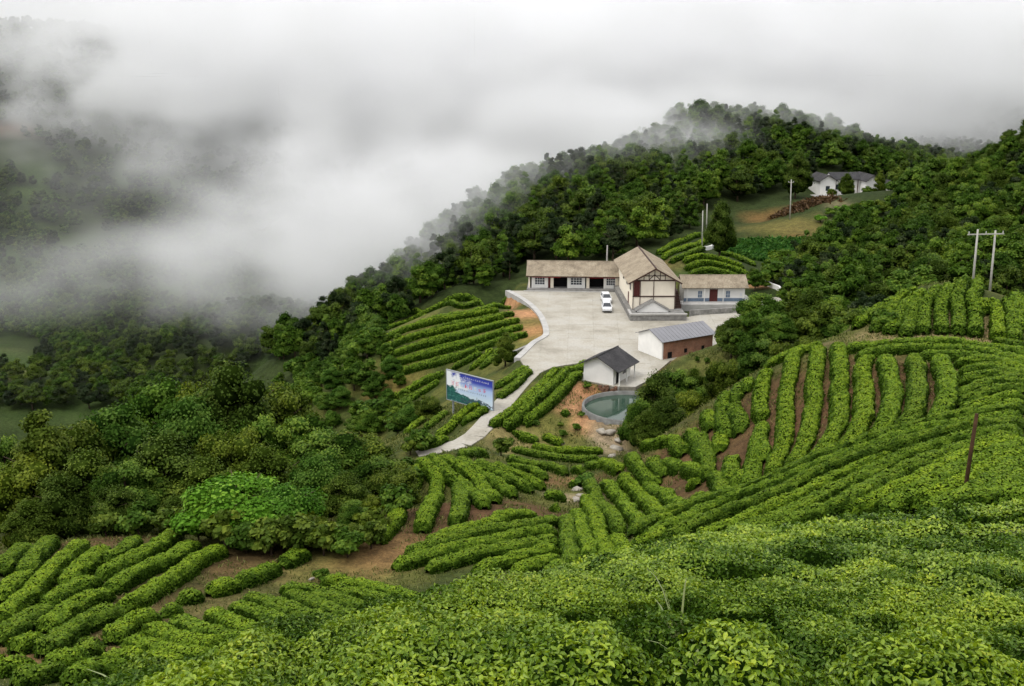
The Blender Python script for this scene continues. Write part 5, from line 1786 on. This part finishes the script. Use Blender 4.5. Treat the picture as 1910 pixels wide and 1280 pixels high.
# ---- woods: scattered trees; the largest in view are single trees, the rest one mass
def in_poly(u, v, poly):
    return poly_dist(np.asarray(u, float), np.asarray(v, float), poly) < 0
WOODS = [  # pixel outline of the ground they stand on, distance range, spacing, kinds, height range, label, group
    ([(470, 660), (560, 695), (640, 705), (700, 645), (760, 592), (850, 548), (930, 548), (960, 525), (985, 495), (1150, 495), (1200, 468), (1235, 470), (1290, 436), (1300, 405), (1340, 372), (1385, 385), (1440, 362), (1500, 345), (1530, 322), (1660, 335), (1760, 330), (1740, 290), (1600, 200), (1400, 150), (1250, 170), (1000, 280), (830, 370), (690, 470), (560, 560)],
     (203, 470), 4.6, ['far0', 'far1', 'far3', 'far4', 'far6', 'far5', 'far2', 'far3', 'far5', 'far1'], (6, 10.5), 'tree in the misty wood on the ridge behind the workshop', 'trees of the ridge wood'),
    ([(1545, 395), (1640, 385), (1700, 330), (1800, 300), (1930, 230), (2050, 230), (2050, 700), (1560, 690), (1480, 640), (1440, 560), (1500, 480), (1540, 440)],
     (120, 300), 4.4, ['far0', 'far1', 'far0', 'far6', 'far5', 'near2', 'far1', 'far2', 'far5', 'near0'], (5.5, 9), 'tree in the dark wood behind the twin pole', 'trees of the wood behind the twin pole'),
    ([(520, 720), (600, 650), (700, 612), (735, 640), (730, 700), (760, 740), (770, 800), (700, 830), (600, 800)],
     (120, 225), 3.6, ['far1', 'near3', 'far2', 'far1', 'bush0', 'near2'], (2.6, 5.0), 'bushy green tree on the slope between the clump and the tea terraces', 'bushy trees on the slope'),
    ([(-60, 560), (300, 560), (480, 560), (560, 600), (480, 700), (300, 760), (20, 770), (-60, 740)],
     (300, 560), 6.5, ['far0', 'far1', 'far6', 'far4'], (6, 11), 'tree in the hazy valley wood below the mist', 'trees of the hazy valley wood'),
    ([(1385, 505), (1440, 500), (1500, 470), (1540, 500), (1500, 560), (1440, 575), (1400, 560)], (150, 225), 3.6, ['far1', 'far2', 'bush0', 'far0'], (2.5, 5), 'low bushy tree on the bank beyond the white cottage', 'bushy trees beyond the cottage'),
]
CLEAR = []
for u, v, r in [(1460, 420, 10), (1430, 408, 8), (1500, 432, 7), (1570, 372, 8), (1610, 372, 4), (1540, 385, 6), (1420, 470, 9), (1380, 470, 7), (1470, 478, 7), (1300, 480, 9), (1340, 495, 9), (1270, 470, 8), (1250, 490, 7), (1350, 455, 6), (1510, 380, 7)]:
    p = hit(u, v, 0, 100)
    CLEAR.append((p[0], p[1], r))
WOODS.append(([(1680, 345), (1960, 345), (1960, 180), (1680, 200)], (300, 400), 5.5, ['far0', 'far1', 'far6', 'far5'], (5, 7.5), 'tree in the saddle between the two wooded hilltops', 'trees of the saddle'))
WOODS.append(([(1225, 720), (1262, 690), (1330, 655), (1400, 600), (1460, 585), (1570, 600), (1500, 632), (1420, 660), (1350, 702), (1300, 760), (1255, 790)], (98, 150), 2.9, ['near0', 'near2', 'far1', 'bush0', 'near1', 'far0'], (2.6, 5.2), 'bushy tree on the bank between the warehouse and the tea hillside', 'bushy trees on the warehouse bank'))
wr = np.random.default_rng(5)
cand = []
for wi, (poly, (d0, d1), sp_c, kinds, (h0, h1), lab, grp) in enumerate(WOODS):
    pu = [a for a, _ in poly]
    xs0, xs1 = (min(pu) - 955) / FPX * d1 * 1.03, (max(pu) - 955) / FPX * d1 * 1.03
    xs0 = min(xs0, (min(pu) - 955) / FPX * d0)
    xs1 = max(xs1, (max(pu) - 955) / FPX * d0)
    X_, Y_ = np.meshgrid(np.arange(xs0, xs1, sp_c), np.arange(d0, d1, sp_c))
    X_ = (X_ + wr.uniform(-.42, .42, X_.shape) * sp_c).ravel()
    Y_ = (Y_ + wr.uniform(-.42, .42, Y_.shape) * sp_c).ravel()
    Z_ = Zg_(X_, Y_)
    u_, v_ = pix(np.stack([X_, Y_, Z_], -1))
    ok = in_poly(u_, v_, poly)
    ok &= (poly_dist(X_, Y_, YARD) > 3.5) & (poly_dist(X_, Y_, BUILD_PAD) > 2.5)
    for cx_, cy_, cr in CLEAR:
        ok &= np.hypot(X_ - cx_, Y_ - cy_) > cr
    if wi == 3:
        ok &= ~((u_ < 75) & (v_ < 705) & (v_ > 630)) & (vnoise(X_, Y_, 40, 9) > .24)
    for x, y, z, u, v in zip(X_[ok], Y_[ok], Z_[ok], u_[ok], v_[ok]):
        hgt = wr.uniform(h0, h1)
        vis = 1.0 if -60 < u < 1970 else .3
        if wi == 1 and y < hp[1] and abs(u - 1585) < 75 and v > 366 and pix((x, y, z + hgt))[1] < 380:
            continue                                        # the view of the hilltop house is open
        if wi == 6 and 1190 < u < 1345 and pix((x, y, z + hgt))[1] < 690 - max(0, u - 1240) * .12 and v > 640:
            hgt = hgt * .45                                 # low growth under the warehouse wall
            if pix((x, y, z + hgt))[1] < 672:
                hgt = .9
        cand.append((hgt / y * vis, wi, x, y, hgt, kinds[int(wr.integers(len(kinds)))], lab, grp))
cand.sort(key=lambda c: -c[0])
# hidden ones (their line of sight ends well before them) do not count among the single trees
singles, mass = [], []
per_wood = {0: 150, 1: 75, 2: 45, 3: 12, 4: 14, 5: 4, 6: 40}
for c in cand:
    _, wi, x, y, hgt, key, lab, grp = c
    if per_wood[wi] > 0:
        t = np.linspace(.05, .97, 70)
        zt = float(Zg_(x, y)) + hgt * .75
        seen = np.all(Zg_(x * t, y * t) < ZC + (zt - ZC) * t + .3)
        if seen:
            per_wood[wi] -= 1
            singles.append(c)
            continue
    mass.append(c)
for _, wi, x, y, hgt, key, lab, grp in singles:
    kind = 'conifer_tree' if key in ('far3',) else 'broadleaf_tree'
    R, H = PROTO[key][2:]
    pre = 'dark pointed conifer ' if kind == 'conifer_tree' else {'far0': 'dark broadleaf ', 'far1': 'green broadleaf ', 'far2': 'small green broadleaf ', 'far4': 'low spreading dark ', 'far5': 'slender green ', 'far6': 'blackish broadleaf ', 'near2': 'big green ', 'near0': 'thick dark ', 'near1': 'thick olive ', 'near3': 'creeper covered ', 'bush0': 'very low '}.get(key, '')
    uu = float(pix((x, y, float(Zg_(x, y))))[0])
    if wi == 0:
        lab = 'tree in the misty ridge wood ' + ('where the ridge drops into the mist' if uu < 860 else 'above the tea terraces' if uu < 985 else 'behind the workshop roof' if uu < 1160 else 'on the slope under the misty hilltop' if uu < 1420 else 'above the hilltop house')
    elif wi == 1:
        lab = 'tree in the dark wood ' + ('below the hilltop house' if uu < 1660 else 'between hilltop house and twin pole' if uu < 1800 else 'behind the twin pole')
    else:
        pre = pre.replace('green ', '').replace('broadleaf ', '')
    tree(key, x, y, hgt, hgt / H * R * (1.0 if wi < 2 else 1.15), kind, pre + lab, 'tree', grp)
print('woods: single', len(singles), 'mass', len(mass))
# far slopes across the valley
fr_ = np.random.default_rng(8)
X_ = fr_.uniform(-520, 420, 8500)
Y_ = fr_.uniform(500, 960, 8500)
ok = (vnoise(X_, Y_, 55, 31) * .6 + vnoise(X_, Y_, 20, 32) * .4 > .27) & (np.abs(X_) < Y_ * .62)
rp = hit(20, 245, 0, 300)
ok &= (np.hypot(X_ - rp[0], Y_ - rp[1]) > 9)
for x, y in zip(X_[ok], Y_[ok]):
    mass.append((0, 9, x, y, fr_.uniform(6, 11), ['far0', 'far1', 'far6', 'far4'][int(fr_.integers(4))], '', ''))
def wood_mass(name, items, kind_keys):
    """the trees nobody could count: one object that repeats a few crowns over the slope"""
    ng = bpy.data.node_groups.new(name, 'GeometryNodeTree')
    ng.interface.new_socket('Geometry', in_out='INPUT', socket_type='NodeSocketGeometry')
    ng.interface.new_socket('Geometry', in_out='OUTPUT', socket_type='NodeSocketGeometry')
    N_, K_ = ng.nodes, ng.links.new
    gi, go = N_.new('NodeGroupInput'), N_.new('NodeGroupOutput')
    cl_ = bpy.data.collections.new(name + '_crowns')
    for k in kind_keys:
        c = PROTO[k][0].copy()
        cl_.objects.link(c)
    ci = N_.new('GeometryNodeCollectionInfo')
    ci.inputs['Collection'].default_value = cl_
    ci.inputs['Separate Children'].default_value = True
    iop = N_.new('GeometryNodeInstanceOnPoints')
    iop.inputs['Pick Instance'].default_value = True
    def named(nm_, ty):
        n = N_.new('GeometryNodeInputNamedAttribute')
        n.data_type = ty
        n.inputs['Name'].default_value = nm_
        return n.outputs[0]
    K_(gi.outputs[0], iop.inputs['Points'])
    K_(ci.outputs[0], iop.inputs['Instance'])
    K_(named('pick', 'INT'), iop.inputs['Instance Index'])
    K_(named('turn', 'FLOAT_VECTOR'), iop.inputs['Rotation'])
    K_(named('size', 'FLOAT_VECTOR'), iop.inputs['Scale'])
    K_(iop.outputs[0], go.inputs[0])
    me = bpy.data.meshes.new(name)
    xs = np.array([i[2] for i in items])
    ys = np.array([i[3] for i in items])
    pts = np.stack([xs, ys, Zg_(xs, ys) - .3], -1)
    me.from_pydata([tuple(p) for p in pts], [], [])
    order = sorted(range(len(kind_keys)), key=lambda q: cl_.objects[q].name)
    rank = {kind_keys[q]: r for r, q in enumerate(order)}
    a = me.attributes.new('pick', 'INT', 'POINT')
    a.data.foreach_set('value', [rank[i[5]] for i in items])
    g2 = np.random.default_rng(3)
    a = me.attributes.new('turn', 'FLOAT_VECTOR', 'POINT')
    a.data.foreach_set('vector', np.stack([0 * xs, 0 * xs, g2.uniform(0, 6.28, len(xs))], -1).ravel())
    sz = np.array([i[4] / PROTO[i[5]][3] for i in items])
    a = me.attributes.new('size', 'FLOAT_VECTOR', 'POINT')
    a.data.foreach_set('vector', np.stack([sz, sz, sz * g2.uniform(.9, 1.1, len(sz))], -1).ravel())
    o = bpy.data.objects.new(name, me)
    col.objects.link(o)
    md = o.modifiers.new('crowns', 'NODES')
    md.node_group = ng
    return tag(o, kind='stuff')
kk = sorted(set(m_[5] for m_ in mass))
wood_mass('forest', mass, kk)

# ------------------------------------------------------------------ small growth and loose things
def scatter_blades(name, pts, size, mat, seed, per=1, spread=.3, up=1.0, wid=.16):
    """upright narrow blades in tufts, all one mass"""
    rng = np.random.default_rng(seed)
    p = np.repeat(pts, per, 0) + np.c_[rng.normal(0, spread, (len(pts) * per, 2)), np.zeros(len(pts) * per)]
    p[:, 2] = Zg_(p[:, 0], p[:, 1]) - .03
    n = len(p)
    lean = np.c_[rng.normal(0, .45, (n, 2)), np.full(n, up)]
    lean = unit(lean) * (np.repeat(size, per) * rng.uniform(.6, 1.3, n))[:, None]
    sdv = unit(np.cross(lean, rng.normal(size=(n, 3)))) * (np.repeat(size, per) * wid)[:, None]
    bend = np.c_[rng.normal(0, .25, (n, 2)), np.full(n, -.25)] * np.repeat(size, per)[:, None]
    v = np.stack([p - sdv * .5, p + sdv * .5, p + lean * .6 + sdv * .5, p + lean + bend, p + lean * .6 - sdv * .5], 1)
    b = np.arange(n)[:, None] * 5
    f1_ = b + np.array([[0, 1, 2, 4]])
    v2 = np.concatenate([v, (p + lean + bend)[:, None]], 1).reshape(-1, 3)
    b = np.arange(n)[:, None] * 6
    f = np.concatenate([b + np.array([[0, 1, 2, 4]]), b + np.array([[4, 2, 3, 5]])], 0)
    o = new_obj(name, v2, f, mat, attr={'tint': ('FLOAT', np.repeat(rng.random(n), 6))})
    return tag(o, kind='stuff')
g3 = np.random.default_rng(91)
# weeds on the open ground between the rows
wx, wy = g3.uniform(-45, 48, 60000), g3.uniform(36, 140, 60000)
wz = Zg_(wx, wy)
uu, vv = pix(np.stack([wx, wy, wz], -1))
ok = (uu > -40) & (uu < 1950) & (vv < 1290) & (vnoise(wx, wy, 2.2, 41) * .6 + vnoise(wx, wy, 6, 42) * .4 > .42)
ok &= (poly_dist(wx, wy, YARD) > .4) & (line_dist(wx, wy, PATH)[0] > 1.5) & (np.hypot(wx - POOL[0], wy - POOL[1]) > POOL[2] + .5)
wp = np.stack([wx, wy, wz], -1)[ok]
scatter_blades('grass', wp, np.interp(wp[:, 1], [36, 140], [.26, .5]), m_grass, 5, 2, .2)
# maize below the brown field
mu, mv = g3.uniform(1345, 1515, 900), g3.uniform(444, 484, 900)
mp_ = []
for a, b2 in zip(mu, mv):
    if abs(b2 - (455 + (a - 1345) * .1)) < 16:
        p = P(a, b2, 222.0 + (484 - b2) * .35)
        mp_.append((p[0], p[1], 0))
mp_ = np.array(mp_)
scatter_blades('maize', mp_, np.full(len(mp_), 1.7), m_crop, 6, 9, .35, 1.0, .22)
# heap of cut brush on the edge of the terrace before the hilltop house
hb = hit(1500, 383, 0, 150)
bp = np.c_[hb[0] + g3.normal(0, 3.2, 260), hb[1] + g3.normal(0, 1.8, 260), np.zeros(260)]
m_dry = leaf_mat('dry_twigs', [(0, (.03, .018, .010)), (.5, (.08, .048, .024)), (1, (.15, .09, .045))])
o = scatter_blades('brush_heap', bp, np.full(260, 1.5), m_dry, 9, 8, .5, .45, .25)
o['kind'] = 'thing'
tag(o, 'heap of dry brown brush at the edge of the field below the hilltop house', 'brush heap')
# boulders in the gully
m_rock = plain('pale_rock', (.33, .30, .25), .9, .2, .3, 2, .5)
for k, (u, v, s) in enumerate([(1037, 824, .55), (1048, 828, .4), (1150, 838, .7), (1142, 852, .5), (1152, 822, .5), (1078, 915, .5), (1074, 935, .45), (1082, 925, .35), (582, 1082, .18), (1120, 806, .6), (1138, 808, .7)]):
    p = hit(u, v, 0, 40)
    rg = np.random.default_rng(k)
    vv_ = ICO[0] * (1 + .3 * rg.normal(size=(len(ICO[0]), 1)) * .6) * np.array([1.3, .9, .55]) * s
    o = new_obj('boulder', vv_, ICO[1], m_rock, smooth=False)
    o.location = (p[0], p[1], p[2] + .08)
    o.rotation_euler = (0, 0, k * 1.3)
    tag(o, ['pale stone on the olive grass near the path rows', 'smaller pale stone beside the one on the olive grass', 'largest pale boulder in the gully below the pond', 'boulder lower in the gully mouth below the pond', 'boulder at the gully head below the pond wall',
            'pale stone in the gully between the tea rows', 'lowest pale stone in the gully between the tea rows', 'smallest pale stone in the gully between the tea rows', 'small white stone on the bare soil below the clump', 'flat pale rock under the pond wall', 'flat pale rock beside the pond outlet'][k],
        'stone', 'stones in the gully')
# tall grass standing out of the near bushes
def stalk(u, v, d, hgt, lean, n, label, seed):
    rg = np.random.default_rng(seed)
    p = P(u, v, d)
    g = np.array([p[0], p[1], float(Zg_(p[0], p[1]))])
    V, F = [], []
    nb = 0
    for k in range(n):
        a = rg.uniform(0, 6.28)
        hh = hgt * rg.uniform(.6, 1.05)
        L_ = lean * rg.uniform(.4, 1.3)
        t = np.linspace(0, 1, 9)
        dr = np.array([math.cos(a) * .6 - .5, math.sin(a) * .5])
        px2 = np.stack([dr[0] * L_ * t ** 2.2, dr[1] * L_ * t ** 2.2, hh * (t - .28 * t ** 3.2)], -1)
        wv = .024 * (1 - t) ** .6 + .003
        ac = np.array([-dr[1], dr[0], 0.3]) / max(.2, np.hypot(*dr))
        V.append((px2[:, None] + np.stack([-wv, wv], -1)[..., None] * ac).reshape(-1, 3))
        i = np.arange(8) * 2
        F.append(np.stack([i, i + 1, i + 3, i + 2], -1) + nb)
        nb += 18
    V = np.vstack(V)
    o = new_obj('grass_tuft', V, np.vstack(F), m_stalk, attr={'tint': ('FLOAT', np.full(len(V), .8))})
    o.location = tuple(g)
    tag(o, label, 'grass tuft', 'tall grass among the near tea')
m_stalk = leaf_mat('tall_grass', [(0, (.12, .17, .06)), (1, (.42, .48, .22))], .5, .3)
stalk(1265, 1235, 7.2, 1.95, .5, 7, 'tallest pale grass tuft arching out of the near tea bushes', 1)
stalk(1105, 1240, 7.0, 1.3, .35, 4, 'thin grass tuft between the two taller ones in the near tea', 2)
stalk(905, 1230, 7.8, 1.35, .4, 4, 'short grass tuft in the near tea toward the tea hollow', 3)
stalk(1300, 1260, 6.4, 1.3, .45, 4, 'grass tuft just beside the tallest one in the near tea', 4)
stalk(280, 1290, 6.6, 1.2, .4, 5, 'broad grass tuft at the thin end of the near tea', 5)
